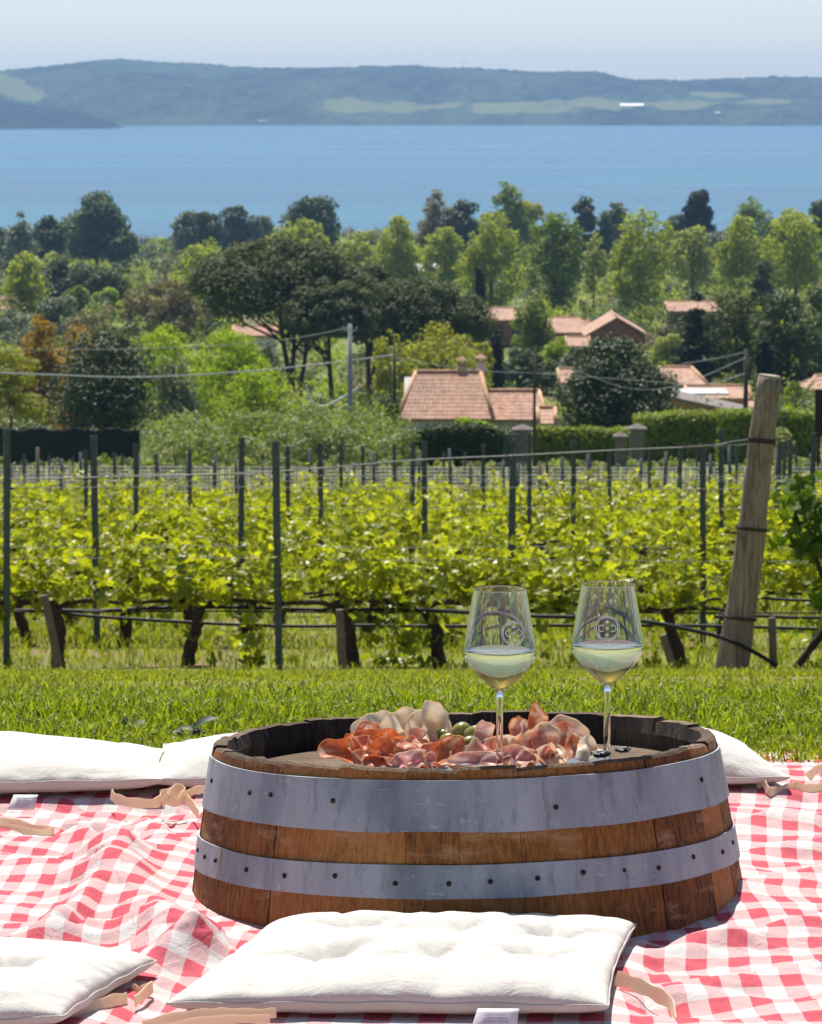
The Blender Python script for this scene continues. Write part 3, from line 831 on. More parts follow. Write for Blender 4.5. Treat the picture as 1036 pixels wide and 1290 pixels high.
mt(437, 950, 4.56, .060, .050, (58, 10, 20), 2.0, .004, 3, M_COPPA, 1, 'orange-red rolled slice of cured meat at the far left of the pile', 'coppa_slice')
mt(455, 938, 4.60, .062, .052, (40, -15, -20), 1.8, .005, 3, M_COPPA, 2, 'red-orange slice with a pale centre just above the leftmost one', 'coppa_slice')
mt(482, 938, 4.57, .070, .040, (62, 14, 16), 1.5, .006, 3, M_COPPA, 3, 'dark orange curled slice leaning over its neighbours on the left of the pile', 'coppa_slice')
mt(470, 960, 4.52, .060, .032, (60, 4, 0), 1.6, .004, 4, M_SPECK, 4, 'small pinkish brown slice lying lowest at the left front', 'ham_slice')
mt(500, 953, 4.53, .075, .040, (48, 10, 12), 1.4, .006, 4, M_COPPA, 5, 'wavy orange slice in the front left of the pile', 'ham_slice')
mt(518, 962, 4.51, .085, .028, (52, -8, 6), 1.0, .004, 3, M_CARP, 6, 'long flat rosy strip with a pale edge at the front left', 'ham_slice')
mt(532, 951, 4.54, .060, .035, (55, 0, 8), 1.2, .006, 4, M_SPECK, 7, 'reddish ruffled slice between the orange slices and the bright red one', 'ham_slice')
mt(503, 928, 4.62, .125, .072, (38, -16, 12), .9, .008, 3, M_FAT, 8, 'wide pale ivory sheet of ham draped at the back left', 'ham_slice')
mt(487, 924, 4.65, .080, .060, (50, -30, 20), 1.2, .005, 2, M_FAT, 9, 'cream coloured sloping slice at the far back left', 'ham_slice')
mt(547, 917, 4.60, .066, .050, (74, 14, -8), 1.1, .004, 2, M_FAT, 10, 'tall upright fold of pale ham, the highest piece of the pile', 'ham_slice')
mt(530, 922, 4.60, .045, .045, (60, 40, 10), 1.4, .006, 3, M_FAT, 11, 'peach coloured fold tucked under the highest pale piece', 'ham_slice')
mt(530, 936, 4.58, .075, .034, (44, 6, -6), 1.1, .004, 2, M_CARP, 12, 'rosy pink strip below the pale sheets in the middle', 'ham_slice')
mt(552, 934, 4.60, .045, .028, (46, -10, 0), 1.0, .004, 3, M_FAT, 13, 'pale slice lying just left of the olives', 'ham_slice')
mt(548, 950, 4.52, .040, .036, (66, 20, 30), 1.6, .005, 3, M_SPECK, 14, 'small orange-pink curl left of the bright red slice', 'ham_slice')
mt(566, 951, 4.50, .045, .040, (68, -18, -25), 1.8, .004, 3, M_COPPA, 15, 'bright red-orange folded slice below the olives', 'coppa_slice')
mt(592, 956, 4.50, .060, .032, (56, -6, 8), 1.4, .007, 4, M_CARP, 16, 'pink ruffled slice below the olives', 'ham_slice')
mt(612, 934, 4.52, .028, .046, (76, 10, 20), 1.6, .004, 3, M_CARP, 17, 'narrow mauve fold standing up just left of the left glass stem', 'ham_slice')
mt(622, 946, 4.50, .070, .038, (52, 12, 14), 1.6, .007, 4, M_PROSC, 18, 'glossy pink slice around the foot of the left glass stem', 'ham_slice')
mt(606, 960, 4.475, .090, .022, (58, 0, 2), 1.2, .004, 4, M_CARP, 19, 'low pink strip along the barrel rim left of the glass stem', 'ham_slice')
mt(652, 930, 4.58, .050, .040, (50, -22, -16), 1.4, .006, 4, M_SPECK, 20, 'crimson and white slice behind the left glass stem, to its right', 'ham_slice')
mt(664, 940, 4.53, .045, .050, (66, -20, 30), 1.8, .006, 3, M_PROSC, 21, 'pale pink fold just right of the left glass stem', 'ham_slice')
mt(676, 921, 4.53, .030, .056, (80, 6, 10), 2.2, .003, 2, M_SPECK, 22, 'tall orange-tipped rolled slice standing right of the left glass', 'ham_slice')
mt(680, 938, 4.51, .046, .046, (70, 10, -10), 1.6, .006, 3, M_PROSC, 23, 'pink fold wrapped round the base of the tall rolled slice', 'ham_slice')
mt(650, 956, 4.485, .060, .030, (54, 14, 20), 1.5, .005, 4, M_CARP, 24, 'deep pink slice at the rim right of the left glass stem', 'ham_slice')
mt(680, 957, 4.49, .052, .034, (50, -12, 8), 1.3, .008, 5, M_PROSC, 25, 'ruffled pink slice with pale frills at the front right', 'ham_slice')
mt(708, 943, 4.52, .052, .046, (62, 6, -14), 1.3, .004, 3, M_SPECK, 26, 'rounded orange-pink slice shaped like a shell on the right of the pile', 'ham_slice')
mt(712, 930, 4.60, .070, .046, (42, 18, -18), 1.4, .004, 2, M_PROSC, 27, 'arched pink slice with a pale edge at the back right', 'ham_slice')
mt(732, 943, 4.57, .056, .040, (38, 26, -26), .8, .005, 3, M_FAT, 28, 'cream pink slice hanging down to the slate at the far right', 'ham_slice')
mt(697, 926, 4.64, .030, .026, (50, 0, 20), 1.3, .004, 3, M_COPPA, 29, 'small dark red curl peeping out behind the arched pink slice', 'ham_slice')

mt(462, 944, 4.545, .042, .030, (64, 24, -30), 2.2, .006, 4, M_SPECK, 31, 'small glowing orange frill between the leftmost red slices', 'coppa_slice')
mt(492, 946, 4.55, .050, .028, (50, -20, 24), 1.6, .007, 5, M_FAT, 32, 'pale frilly strip of fat between the orange slices', 'ham_slice')
mt(514, 944, 4.56, .050, .026, (58, 14, -12), 1.8, .007, 4, M_SPECK, 33, 'narrow orange and cream frill in the middle left of the pile', 'ham_slice')
mt(546, 960, 4.49, .030, .022, (58, 0, 20), 1.5, .004, 3, M_CARP, 34, 'smallest mauve slice, lying on the slate left of the bright red one', 'ham_slice')
mt(640, 946, 4.52, .040, .034, (64, 30, 10), 2.0, .006, 4, M_FAT, 35, 'white and pink fold touching the left glass stem on its right', 'ham_slice')
mt(696, 950, 4.50, .036, .030, (60, -30, 20), 2.0, .006, 4, M_FAT, 36, 'little pale fold in front of the shell-shaped slice', 'ham_slice')
mt(664, 926, 4.60, .040, .034, (60, 10, 40), 1.8, .005, 3, M_COPPA, 37, 'crimson curl at the back right, behind the tall rolled slice', 'coppa_slice')
m = NT('green_olive_skin'); nz = m.noise(m.coord('Object'), 60, 4)
M_OL = m.done(m.bsdf(m.ramp(nz, [(.3, (.17, .16, .018)), (.7, (.30, .27, .045))]), .3, spec=.6, **{'Coat Weight': .4, 'Coat Roughness': .15}))
M_OLD = plain('olive_hole', (.05, .04, .01), .6)
olv = [(581, 926, 4.57, .0100, .0125, (10, 60, 30), 'dark green olive with its stalk hole showing, topmost on the left'),
       (600, 929, 4.55, .0098, .0140, (80, 10, 75), 'largest yellow-green olive, highest on the right of the olives'),
       (565, 937, 4.57, .0082, .0105, (0, 80, 10), 'olive second from the left, in the middle layer'),
       (577, 940, 4.54, .0080, .0108, (20, 75, -20), 'olive at the centre of the heap below the dark one'),
       (592, 941, 4.53, .0082, .0112, (10, 80, 30), 'pale olive low in the heap under the largest one'),
       (606, 938, 4.54, .0080, .0100, (60, 40, 20), 'olive at the right end of the heap'),
       (557, 932, 4.60, .0078, .0098, (30, 60, 0), 'olive farthest to the left, against the pale ham'),
       (569, 945, 4.53, .0078, .0100, (0, 90, 0), 'lowest olive at the left front of the heap'),
       (590, 934, 4.59, .0078, .0100, (0, 90, 60), 'olive half hidden behind the two topmost ones')]
for i, (px, py, Y, a, b, rot, lab) in enumerate(olv):
    o = lathe('olive', [(0.00001, -b)] + [(a * math.cos(t) * (1 + .04 * math.sin(t)), b * math.sin(t)) for t in np.linspace(-1.35, 1.35, 14)] + [(.0022, b * .97), (.0015, b * .90), (.00001, b * .88)], M_OL, n=24)
    o.location = W(px, py - 4, Y); o.rotation_euler = Euler([R(q) for q in rot]); o.location.y += .03; o.location.z -= .004
    tag(o, lab, 'olive', 'green olives heaped in the cold cuts')
M_DARK = plain('dark_crinkled_fruit', (.018, .016, .028), .45, spec=.6, scale=120, bump=.8)
for px, py, Y, s, lab in ((757, 950, 4.53, .0085, 'crinkled dark morsel on the slate, left of the right glass stem'), (785, 944, 4.58, .0075, 'crinkled dark morsel on the slate, right of the right glass stem')):
    bm = bmesh.new(); bmesh.ops.create_icosphere(bm, subdivisions=4, radius=s)
    for v in bm.verts:
        k = 1 + .35 * mnoise.noise(v.co * 260) + .22 * mnoise.noise(v.co * 600)
        v.co *= k; v.co.z *= .45; v.co.x *= 1.25
    me = bpy.data.meshes.new('dried_fruit'); bm.to_mesh(me); bm.free(); me.materials.append(M_DARK)
    o = bpy.data.objects.new('dried_fruit', me); COL.objects.link(o); o.location = W(px, py, Y); tag(o, lab, 'dried fruit', 'dark morsels by the right glass')

# ================================================================== wine glasses
mg = NT('clear_glass'); M_GLASS = mg.done(mg.n('ShaderNodeBsdfPrincipled', {'Base Color': (.97, .985, .98, 1), 'Roughness': 0.0, 'IOR': 1.5, 'Transmission Weight': 1.0}).outputs[0])
mg = NT('white_wine'); M_WINE = mg.done(mg.n('ShaderNodeBsdfPrincipled', {'Base Color': (1, .855, .36, 1), 'Roughness': 0.0, 'IOR': 1.34, 'Transmission Weight': 1.0}).outputs[0])
mg = NT('frosted_etching'); _p = mg.bsdf((.85, .86, .86), .7, spec=.2); _t = mg.n('ShaderNodeBsdfTranslucent', {'Color': (.85, .86, .86, 1)}).outputs[0]
M_ETCH = mg.done(mg.n('ShaderNodeMixShader', {0: .5, 1: _p, 2: _t}).outputs[0])
OUT = [(.0046, .108), (.0090, .1125), (.0185, .1215), (.0290, .1325), (.0368, .1425), (.0405, .1500), (.0413, .1560), (.0408, .1640), (.0388, .1770), (.0362, .1930), (.0333, .2110), (.0308, .2260), (.0300, .2310)]
def interp_prof(P, n):
    ps = smooth_path([(r, 0, z) for r, z in P], n); return [(p.x, p.z) for p in ps]
OUTS = interp_prof(OUT, 5)
def rad_at(z): return float(np.interp(z, [p[1] for p in OUTS], [p[0] for p in OUTS]))
def logo_mesh(z0, phi0, R_):
    """the etched emblem: ring, three stars, two facing C shapes, a line of small lettering"""
    polys = []  # (points2d, faces)
    def ring(r0, r1, n=72, a0=0, a1=2 * PI, cx=0, cy=0, sx=1):
        pts = []; m_ = n + 1
        for k in range(m_):
            a = a0 + (a1 - a0) * k / n
            pts += [(cx + sx * r0 * math.cos(a), cy + r0 * math.sin(a)), (cx + sx * r1 * math.cos(a), cy + r1 * math.sin(a))]
        polys.append((pts, [(2 * k, 2 * k + 1, 2 * k + 3, 2 * k + 2) for k in range(n)]))
    ring(.94 * R_, 1.0 * R_); ring(.82 * R_, .875 * R_)
    def star(cx, cy, s):
        pts = [(cx, cy)]
        for k in range(10):
            r = s if k % 2 == 0 else s * .48
            a = PI / 2 + k * PI / 5; pts.append((cx + r * math.cos(a), cy + r * math.sin(a)))
        polys.append((pts, [(0, 1 + k, 1 + (k + 1) % 10) for k in range(10)]))
    star(0, .52 * R_, .17 * R_); star(0, 0, .17 * R_); star(.02 * R_, -.52 * R_, .17 * R_)
    ring(.21 * R_, .285 * R_, 30, R(50), R(310), -.42 * R_, 0, .95)
    ring(.21 * R_, .285 * R_, 30, R(-130), R(130), .46 * R_, 0, .95)
    cu = bpy.data.curves.new('t', 'FONT'); cu.body = 'clabovalentin'; cu.size = .40 * R_; cu.align_x = 'CENTER'; cu.resolution_u = 2
    to = bpy.data.objects.new('t', cu); COL.objects.link(to)
    bpy.context.view_layer.update()
    me = bpy.data.meshes.new_from_object(to.evaluated_get(bpy.context.evaluated_depsgraph_get()))
    polys.append(([(v.co.x, v.co.y - 1.38 * R_) for v in me.vertices], [tuple(p.vertices) for p in me.polygons]))
    bpy.data.objects.remove(to); bpy.data.curves.remove(cu); bpy.data.meshes.remove(me)
    mb = MB()
    for pts, fs in polys:
        vs = []
        for (a, b) in pts:
            z = z0 + b; r = rad_at(z) + .00025; ph = -PI / 2 + phi0 + a / r
            vs.append((r * math.cos(ph), r * math.sin(ph), z))
        mb.add(vs, fs)
    return mb
def glass(px, Y, phi, label, zrim_y, wine_h):
    base = head_pt(WX(px, Y), Y, .0085)
    top = W(px, zrim_y, Y).z
    k = (top - base.z) / .231
    root = empty('wine_glass', base, label, 'wine glass', 'etched wine glasses on the barrel')
    root.scale = (Y / 4.5 * 1.01, Y / 4.5 * 1.01, k)
    foot = [(.0345, .0000), (.0350, .0008), (.0345, .0015), (.020, .0028), (.0100, .0042), (.0058, .0080), (.0042, .018), (.0038, .040), (.0038, .080), (.0041, .100)]
    ins = [(max(r - .0011, .0002), z) for r, z in OUTS if z > .1125]
    prof = [(.00001, 0)] + foot + OUTS + [(.0296, .2316)] + [(r, z) for r, z in ins[::-1]] + [(.0050, .1145), (.00001, .1128)]
    lathe('glass_body', prof, M_GLASS, root, 72)
    wp = [(.00001, .1126)] + [(.0050, .1143)] + [(r + .0002, z) for r, z in ins if z < wine_h]
    rw = rad_at(wine_h) - .0009
    wp += [(rw, wine_h), (rw - .0008, wine_h - .0004), (.00001, wine_h - .0005)]
    lathe('wine', wp, M_WINE, root, 72)
    e = logo_mesh(.183, phi, .0146).build('etched_emblem', M_ETCH, root)
    return root
glass(631, 4.50, R(23), 'left wine glass of white wine, its etched emblem turned to the right', 742, .1585)
glass(768, 4.545, R(-4), 'right wine glass of white wine, standing taller with its emblem facing front', 736, .1585)

# ================================================================== lawn
def blades(name, N, xr, yr, hmin, hmax, w, mat, seed, zf, lean=.6, label_kind='stuff', dens=None):
    r = np.random.default_rng(seed)
    if callable(xr): Y = r.uniform(yr[0], yr[1], N); X = xr(Y) * r.uniform(-1, 1, N)
    else: X = r.uniform(xr[0], xr[1], N); Y = r.uniform(yr[0], yr[1], N)
    if dens is not None:
        keep = r.random(N) < dens(X, Y); X = X[keep]; Y = Y[keep]; N = len(X)
    cl = vn(X * 9, Y * 9, seed) + .5
    h = (hmin + (hmax - hmin) * r.random(N) ** 1.4) * (.65 + .7 * cl)
    if name == 'meadow_grass': h = h * np.clip((Y - 20) / 5, .30, 1.15)
    Z = zf(X, Y)
    a = r.uniform(0, 2 * PI, N); L = r.uniform(.1, lean, N) * (1 + r.random(N))
    dx, dy = np.cos(a) * L, np.sin(a) * L
    b = r.uniform(0, PI, N); wx, wy = np.cos(b), np.sin(b)
    ww = w * r.uniform(.6, 1.3, N)
    lev = [(0, 0, .8), (.38, .12, 1.0), (.72, .45, .72)]
    P = []
    for (f, bend, wk) in lev:
        cx = X + dx * h * bend; cy = Y + dy * h * bend; cz = Z + h * f
        P.append(np.stack([cx - wx * ww * wk / 2, cy - wy * ww * wk / 2, cz], -1))
        P.append(np.stack([cx + wx * ww * wk / 2, cy + wy * ww * wk / 2, cz], -1))
    P.append(np.stack([X + dx * h * .95, Y + dy * h * .95, Z + h * (1 - .25 * L)], -1))
    V = np.stack(P, 1).reshape(-1, 3); I = np.arange(N)[:, None] * 7
    Q = np.concatenate([I + np.array([0, 1, 3, 2]), I + np.array([2, 3, 5, 4])]); T = I + np.array([4, 5, 6])
    v = r.random(N)
    o = mesh_np(name, V, [Q, T], mat, smooth=False, attr={'v': ('FACE', np.concatenate([v, v, v]))})
    return tag(o, kind=label_kind)
M_GRASS = leaf_mat('lawn_blade', (.085, .125, .008), (.34, .39, .030), .50, (.55, .47, .22), .5, .35)
M_GRASS2 = leaf_mat('tall_grass_blade', (.15, .19, .012), (.34, .36, .035), .45, (.46, .34, .17), .6, .2)
lz = lambda X, Y: gz(Y, X)
lawn = blades('lawn_grass', 95000, (-.92, .92), (5.60, 6.75), .018, .050, .0042, M_GRASS, 4, lz, .55)
tag(lawn, 'short mown green grass behind the picnic blanket', 'grass')
g2 = blades('lawn_grass', 26000, (-2.2, 2.2), (5.5, 7.4), .02, .05, .0045, M_GRASS, 5, lz, .9, dens=lambda X, Y: (np.abs(X) > .88) | (Y > 6.7))
tag(g2, 'mown green grass at the sides and on the slope beyond the lawn edge', 'grass')
g6 = blades('tall_lawn_blades', 2200, (-.95, .95), (6.0, 6.7), .03, .066, .0032, M_GRASS, 24, lz, .6)
tag(g6, 'scattered longer blades standing above the mown lawn', 'grass')
g4 = blades('dry_thatch', 17000, (-.92, .92), (5.62, 5.98), .010, .030, .0035, leaf_mat('dry_thatch_blade', (.22, .18, .09), (.42, .36, .20), .2), 6, lz, 1.6)
tag(g4, 'dry tan thatch along the edge of the blanket', 'grass')
g3 = blades('meadow_grass', 75000, lambda Y: .125 * Y + .5, (20.5, 40), .03, .13, .010, M_GRASS2, 8, lz, .8, dens=lambda X, Y: .15 + .9 * (vn(X * 1.1, Y * 1.1, 40) + .5) ** 1.3)
tag(g3, 'long yellow-green grass between the rows of vines', 'grass')

g5 = blades('slope_grass', 60000, lambda Y: .13 * Y + .3, (6.6, 21), .014, .040, .006, M_GRASS2, 15, lz, .7)
tag(g5, 'grass on the slope falling away between the lawn and the vines', 'grass')
# broad-leaved weed at the lawn's left
def weed(px, py, Y, label, leaves, seed):
    p = W(px, py, Y); o = empty('broadleaf_weed', (p.x, Y, float(gz(Y, p.x))), label, 'weed', 'broad-leaved weeds in the lawn')
    rs = random.Random(seed)
    mt_ = leaf_mat('weed_leaf_%d' % seed, (.06, .10, .05), (.12, .17, .08), .25)
    for (lx, ly, l, w_, az, el) in leaves:
        q = W(lx, ly, Y) - Vector((p.x, Y, float(gz(Y, p.x))))
        vs = []; n = 8
        d = Vector((math.cos(az), math.sin(az) * .4, math.sin(el))).normalized(); s = d.cross(Vector((0, -.5, 1))).normalized(); up = s.cross(d)
        for i in range(n + 1):
            t = i / n; ww = w_ * math.sin(PI * min(1, t * .96 + .04)) ** .7 / 2 * (1 + .12 * math.sin(t * 19))
            c_ = q + d * (l * (t - .5)) + up * (-.12 * l * (2 * t - 1) ** 2)
            vs += [c_ - s * ww + up * ww * .35, c_, c_ + s * ww + up * ww * .35]
        fs = []
        for i in range(n): fs += [(i * 3, i * 3 + 1, i * 3 + 4, i * 3 + 3), (i * 3 + 1, i * 3 + 2, i * 3 + 5, i * 3 + 4)]
        m_ = MB(); m_.add(vs, fs); lf = m_.build('leaf', mt_, o, True)
        st = MB(); st.tube([(rs.uniform(-.005, .005), 0, 0), q * .6 + Vector((0, 0, .002)), q - d * l * .45], [.0016, .0014, .001], 5)
        st.build('leaf_stalk', mt_, o, True)
weed(180, 922, 5.95, 'broad-leaved weed with rounded grey-green leaves, left one in the lawn', [(172, 915, .034, .022, 1.0, .5), (158, 912, .024, .012, 1.6, 1.3), (186, 926, .026, .016, .2, -.2), (196, 930, .03, .016, 2.6, .2)], 1)
weed(245, 925, 5.92, 'broad-leaved weed with pointed leaves right behind the barrel corner', [(257, 909, .044, .017, .35, .45), (238, 918, .042, .014, 2.9, .1), (226, 924, .03, .014, 2.4, .3), (250, 922, .03, .014, .6, .1)], 2)
# ================================================================== foliage builders
PAL = {
 'dark': leaf_mat('dark_green_leaf', (.038, .065, .014), (.10, .145, .030), .28, (.15, .20, .08)),
 'blue': leaf_mat('blue_green_leaf', (.036, .058, .018), (.095, .13, .038), .24),
 'mid': leaf_mat('mid_green_leaf', (.11, .16, .022), (.23, .29, .045), .48),
 'lime': leaf_mat('poplar_leaf', (.20, .25, .035), (.37, .40, .065), .52),
 'yellow': leaf_mat('yellow_green_leaf', (.22, .24, .025), (.37, .36, .045), .45),
 'bright': leaf_mat('bright_green_leaf', (.18, .27, .015), (.36, .44, .03), .55),
 'olive': leaf_mat('silvery_olive_leaf', (.11, .14, .085), (.24, .27, .18), .22),
 'brown': leaf_mat('brown_budding_leaf', (.15, .125, .06), (.26, .22, .10), .28),
 'orange': leaf_mat('orange_brown_leaf', (.26, .15, .012), (.42, .26, .03), .4),
 'pine': leaf_mat('pine_needle', (.036, .052, .014), (.115, .14, .036), .15, rough=.7),
 'spruce': leaf_mat('spruce_needle', (.012, .022, .012), (.028, .044, .022), .05, rough=.8),
 'gloss': leaf_mat('glossy_magnolia_leaf', (.030, .052, .018), (.085, .12, .04), .12, (.26, .27, .17), .55, .4),
 'bramble': leaf_mat('bramble_leaf', (.15, .19, .07), (.31, .34, .15), .3),
 'hedge': leaf_mat('clipped_hedge_leaf', (.13, .18, .016), (.30, .35, .035), .3),
 'hedged': leaf_mat('dark_hedge_leaf', (.022, .040, .010), (.075, .11, .018), .2),
 'pale': leaf_mat('pale_spring_leaf', (.25, .28, .09), (.40, .42, .15), .5),
}
M_BARK = plain('grey_brown_bark', (.10, .075, .055), .95, scale=4, var=.35, bump=.6)
M_PBARK = plain('red_brown_pine_bark', (.075, .045, .032), .95, scale=4, var=.35, bump=.6)

def rhombs(C, Nn, size, r, aspect=.75):
    """leaf-like cards, one per centre C with normal Nn; two triangles folded on the midrib"""
    n = len(C)
    a = np.cross(Nn, r.normal(size=(n, 3))); a /= np.linalg.norm(a, axis=1)[:, None] + 1e-9
    b = np.cross(Nn, a)
    s = (size * r.uniform(.6, 1.35, n))[:, None] / 2
    k = Nn * s * .25
    V = np.stack([C - a * s, C - b * s * aspect + k, C + a * s, C + b * s * aspect + k], 1)
    return V.reshape(-1, 3)
def leaf_cloud(centres, radii, flat, n, size, seed, up=.35, shell=(.55, 1.08)):
    """n leaves spread in the outer part of many small lumps"""
    r = np.random.default_rng(seed)
    w = radii ** 2; idx = r.choice(len(radii), n, p=w / w.sum())
    d = r.normal(size=(n, 3)); d[:, 2] += up * .6; d /= np.linalg.norm(d, axis=1)[:, None]
    f = r.uniform(shell[0], shell[1], n)[:, None]
    C = centres[idx] + d * radii[idx][:, None] * f * np.array([1, 1, flat])
    N = d + r.normal(size=(n, 3)) * .45; N[:, 2] += up; N /= np.linalg.norm(N, axis=1)[:, None]
    V = rhombs(C, N, size, r)
    lump = np.random.default_rng(seed + 1).random(len(radii))
    v = np.clip(.55 * r.random(n) + .45 * lump[idx], 0, 1)
    return V, v
PROF = {
 'round': lambda t: np.sqrt(np.clip(1 - (2 * t - 1) ** 2, 0, 1)) * (1 - .12 * t),
 'poplar': lambda t: np.clip(np.sin(PI * (.06 + .94 * np.clip(t, 0, 1)) ** .9), 0, 1) ** .45 * (1 - .15 * t),
 'open': lambda t: np.clip(np.sin(PI * np.clip(t, 0, 1) ** .8), 0, 1) ** .7,
 'cypress': lambda t: np.clip(1 - t, 0, 1) ** .45 * np.clip(t * 8 + .3, 0, 1),
 'spruce': lambda t: np.clip(1 - t, 0, 1) ** .85 * .97 + .03,
 'bush': lambda t: np.sqrt(np.clip(1 - t * t, 0, 1)),
}
def crown_mesh(kind, w, h, seed, n=2600, leaf=.35, lumps=46, depth=1.0, lr=.23, flat=.8):
    if kind in ('poplar', 'open'): lumps = int(lumps * 1.7); lr = lr * .78
    r = np.random.default_rng(seed); P = PROF[kind]
    tt = np.linspace(0.02, .97, 200); cw = np.cumsum(P(tt) + .12); t = np.interp(r.random(lumps) * cw[-1], cw, tt)
    a = r.uniform(0, 2 * PI, lumps); q = np.sqrt(r.uniform(.05, 1, lumps)) * .80
    R_ = P(t) * w / 2 * q
    asym = 1 + .18 * np.sin(a + seed + t * 3) + .14 * np.sin(2 * a + seed * 1.7 - t * 5)
    C = np.stack([np.cos(a) * R_ * asym, np.sin(a) * R_ * depth, t * h], 1)
    base = min(w, h) * lr
    rad = base * r.uniform(.5, 1.35, lumps) * (.5 + .5 * P(t))
    V, v = leaf_cloud(C, rad, flat, int(n * (1.5 if kind in ('poplar', 'open') else 1.9)), leaf * (1.0 if kind in ('poplar', 'open') else 1.12), seed + 5)
    return V, v
def put_leaves(name, V, v, mat, parent=None, kind=None):
    F = np.arange(len(V)).reshape(-1, 4)
    # two triangles per leaf
    T = np.concatenate([F[:, [0, 1, 2]], F[:, [0, 2, 3]]])
    o = mesh_np(name, V, T, mat, parent, attr={'v': ('FACE', np.concatenate([v, v]))})
    if kind: o['kind'] = kind
    return o
USED = set()
def tree(nm, kind, px, wpx, ytop, ybase, pal, label, cb=.18, n=2600, leafpx=4.2, lumps=46, d=None, cat='tree', group=None, lr=.23, flat=.8, lean=0.0, trunk_r=None, bark=None, depth=1.0):
    assert label not in USED, label
    USED.add(label)
    d = d or gd(ybase)
    if kind == 'round': lumps = max(lumps, 46)
    if ybase < 356 and d > 700: n = int(n * 1.25)
    x = WX(px, d); z0 = float(gz(d, x)); zt = W(px, ytop, d).z
    H = zt - z0; w = wpx / FPX * d * 1.10; ch = H * (1 - cb)
    seed = int(px * 7 + ytop * 3) % 100000 + 1
    o = empty(nm, (x, d, z0), label, cat, group)
    V, v = crown_mesh(kind, w, ch * .93, seed, n, leafpx / FPX * d, lumps, depth, lr, flat)
    V[:, 2] += H * cb + ch * .03
    V[:, 0] += lean * (V[:, 2] / H) * w
    put_leaves('crown', V, v, PAL[pal], o)
    tr = trunk_r or max(w * .028, .07)
    r = random.Random(seed); b = MB()
    top = .86 if kind in ('spruce', 'cypress', 'poplar') else .62
    P = [(0, 0, -.5)] + [(r.uniform(-.03, .03) * w * q + lean * w * q, r.uniform(-.03, .03) * w, H * q) for q in (.12, .3, .5, top)]
    b.tube(P, [tr * 1.25, tr, tr * .85, tr * .6, tr * .2], 7)
    if kind not in ('spruce', 'cypress'):
        for k in range(7):
            t = r.uniform(.28, .6); a = r.uniform(0, 2 * PI); l = w * r.uniform(.25, .42)
            e = (math.cos(a) * l, math.sin(a) * l, H * (t + r.uniform(.15, .3)))
            b.tube([(lean * w * t, 0, H * t), (e[0] * .5, e[1] * .5, H * t + (e[2] - H * t) * .6), e], [tr * .45, tr * .28, tr * .08], 5)
    b.build('trunk', bark or M_BARK, o, True)
    return o
def bush(px, wpx, ytop, ybase, pal, label, **k):
    k.setdefault('cb', .02); k.setdefault('cat', 'shrub'); k.setdefault('lumps', 26)
    return tree('shrub', 'bush', px, wpx, ytop, ybase, pal, label, **k)

# ---- trees along the lake shore
S = 'trees along the lake shore'
T = lambda *a, **k: tree('broadleaf_tree', *a, group=S, **k)
T('round', 6, 40, 284, 345, 'blue', 'dark blue-green tree at the very left edge against the lake', n=1500, lumps=30)
T('open', 27, 40, 265, 350, 'olive', 'thin airy grey-green tree near the left edge with lake showing through', n=1000, lumps=26)
T('round', 66, 44, 268, 345, 'blue', 'dark tree just left of the big dome-topped tree by the lake', n=1700, lumps=30)
T('round', 122, 80, 244, 340, 'dark', 'big dome-topped dark green tree on the left, highest against the lake', n=3400, lumps=60)
T('open', 103, 46, 262, 348, 'olive', 'greyish upright tree in front of the big dome-topped tree', n=1800, lumps=34, d=900)
T('round', 150, 56, 287, 352, 'dark', 'rounded green tree at the right foot of the big dome-topped tree', n=2400, d=860)
T('round', 236, 44, 266, 330, 'olive', 'left one of three grey-green round trees by the lake', n=1500, lumps=30)
T('round', 262, 40, 268, 332, 'blue', 'middle one of the grey-green round trees by the lake', n=1200, lumps=26)
T('round', 294, 44, 260, 330, 'blue', 'tallest of the grey-green round trees by the lake', n=1700, lumps=30)
T('round', 327, 38, 271, 330, 'olive', 'right one of the grey-green round trees by the lake', n=1200, lumps=26)
T('round', 392, 68, 249, 340, 'dark', 'dark round tree rising behind the umbrella pines against the lake', n=2700, lumps=50)
T('round', 456, 50, 290, 345, 'lime', 'low light green tree right of the dark round tree by the lake', n=1400)
T('open', 550, 54, 237, 345, 'brown', 'brown-purple budding tree standing against the lake in the middle', n=1900, lumps=34)
T('round', 585, 42, 250, 345, 'blue', 'dark round tree right of the brown-purple one', n=1500, lumps=28)
T('open', 642, 64, 222, 345, 'mid', 'tallest tree by the lake, light green with a ragged top', n=2100, lumps=44, lr=.17)
T('round', 660, 46, 250, 348, 'yellow', 'yellow-green tree in front of the tallest lakeside tree', n=1400, d=900)
T('round', 735, 33, 245, 345, 'blue', 'small round dark tree standing alone against the lake', n=1400, lumps=28)
T('open', 776, 44, 250, 345, 'olive', 'dull green tree between the lone round tree and the tall poplar', n=1500)
T('open', 762, 26, 262, 347, 'dark', 'small dark tree tucked left of the dull green one', n=800)
tree('pine_tree', 'round', 881, 38, 238, 345, 'spruce', 'dark bushy pine standing out against the lake on the right', n=2000, lumps=26, group=S, cb=.3)
T('round', 853, 32, 265, 345, 'dark', 'low dark tree just left of the dark lakeside pine', n=1100)
T('open', 945, 60, 247, 345, 'mid', 'light green tree by the lake right of the dark lakeside pine', n=1900)
T('round', 1032, 36, 243, 345, 'dark', 'dark green tree by the lake at the right edge', n=1400)
T('round', 905, 40, 290, 346, 'olive', 'low greyish tree under the dark lakeside pine', n=1000)
T('round', 1000, 50, 262, 346, 'lime', 'pale green tree near the right edge against the lake', n=1500)
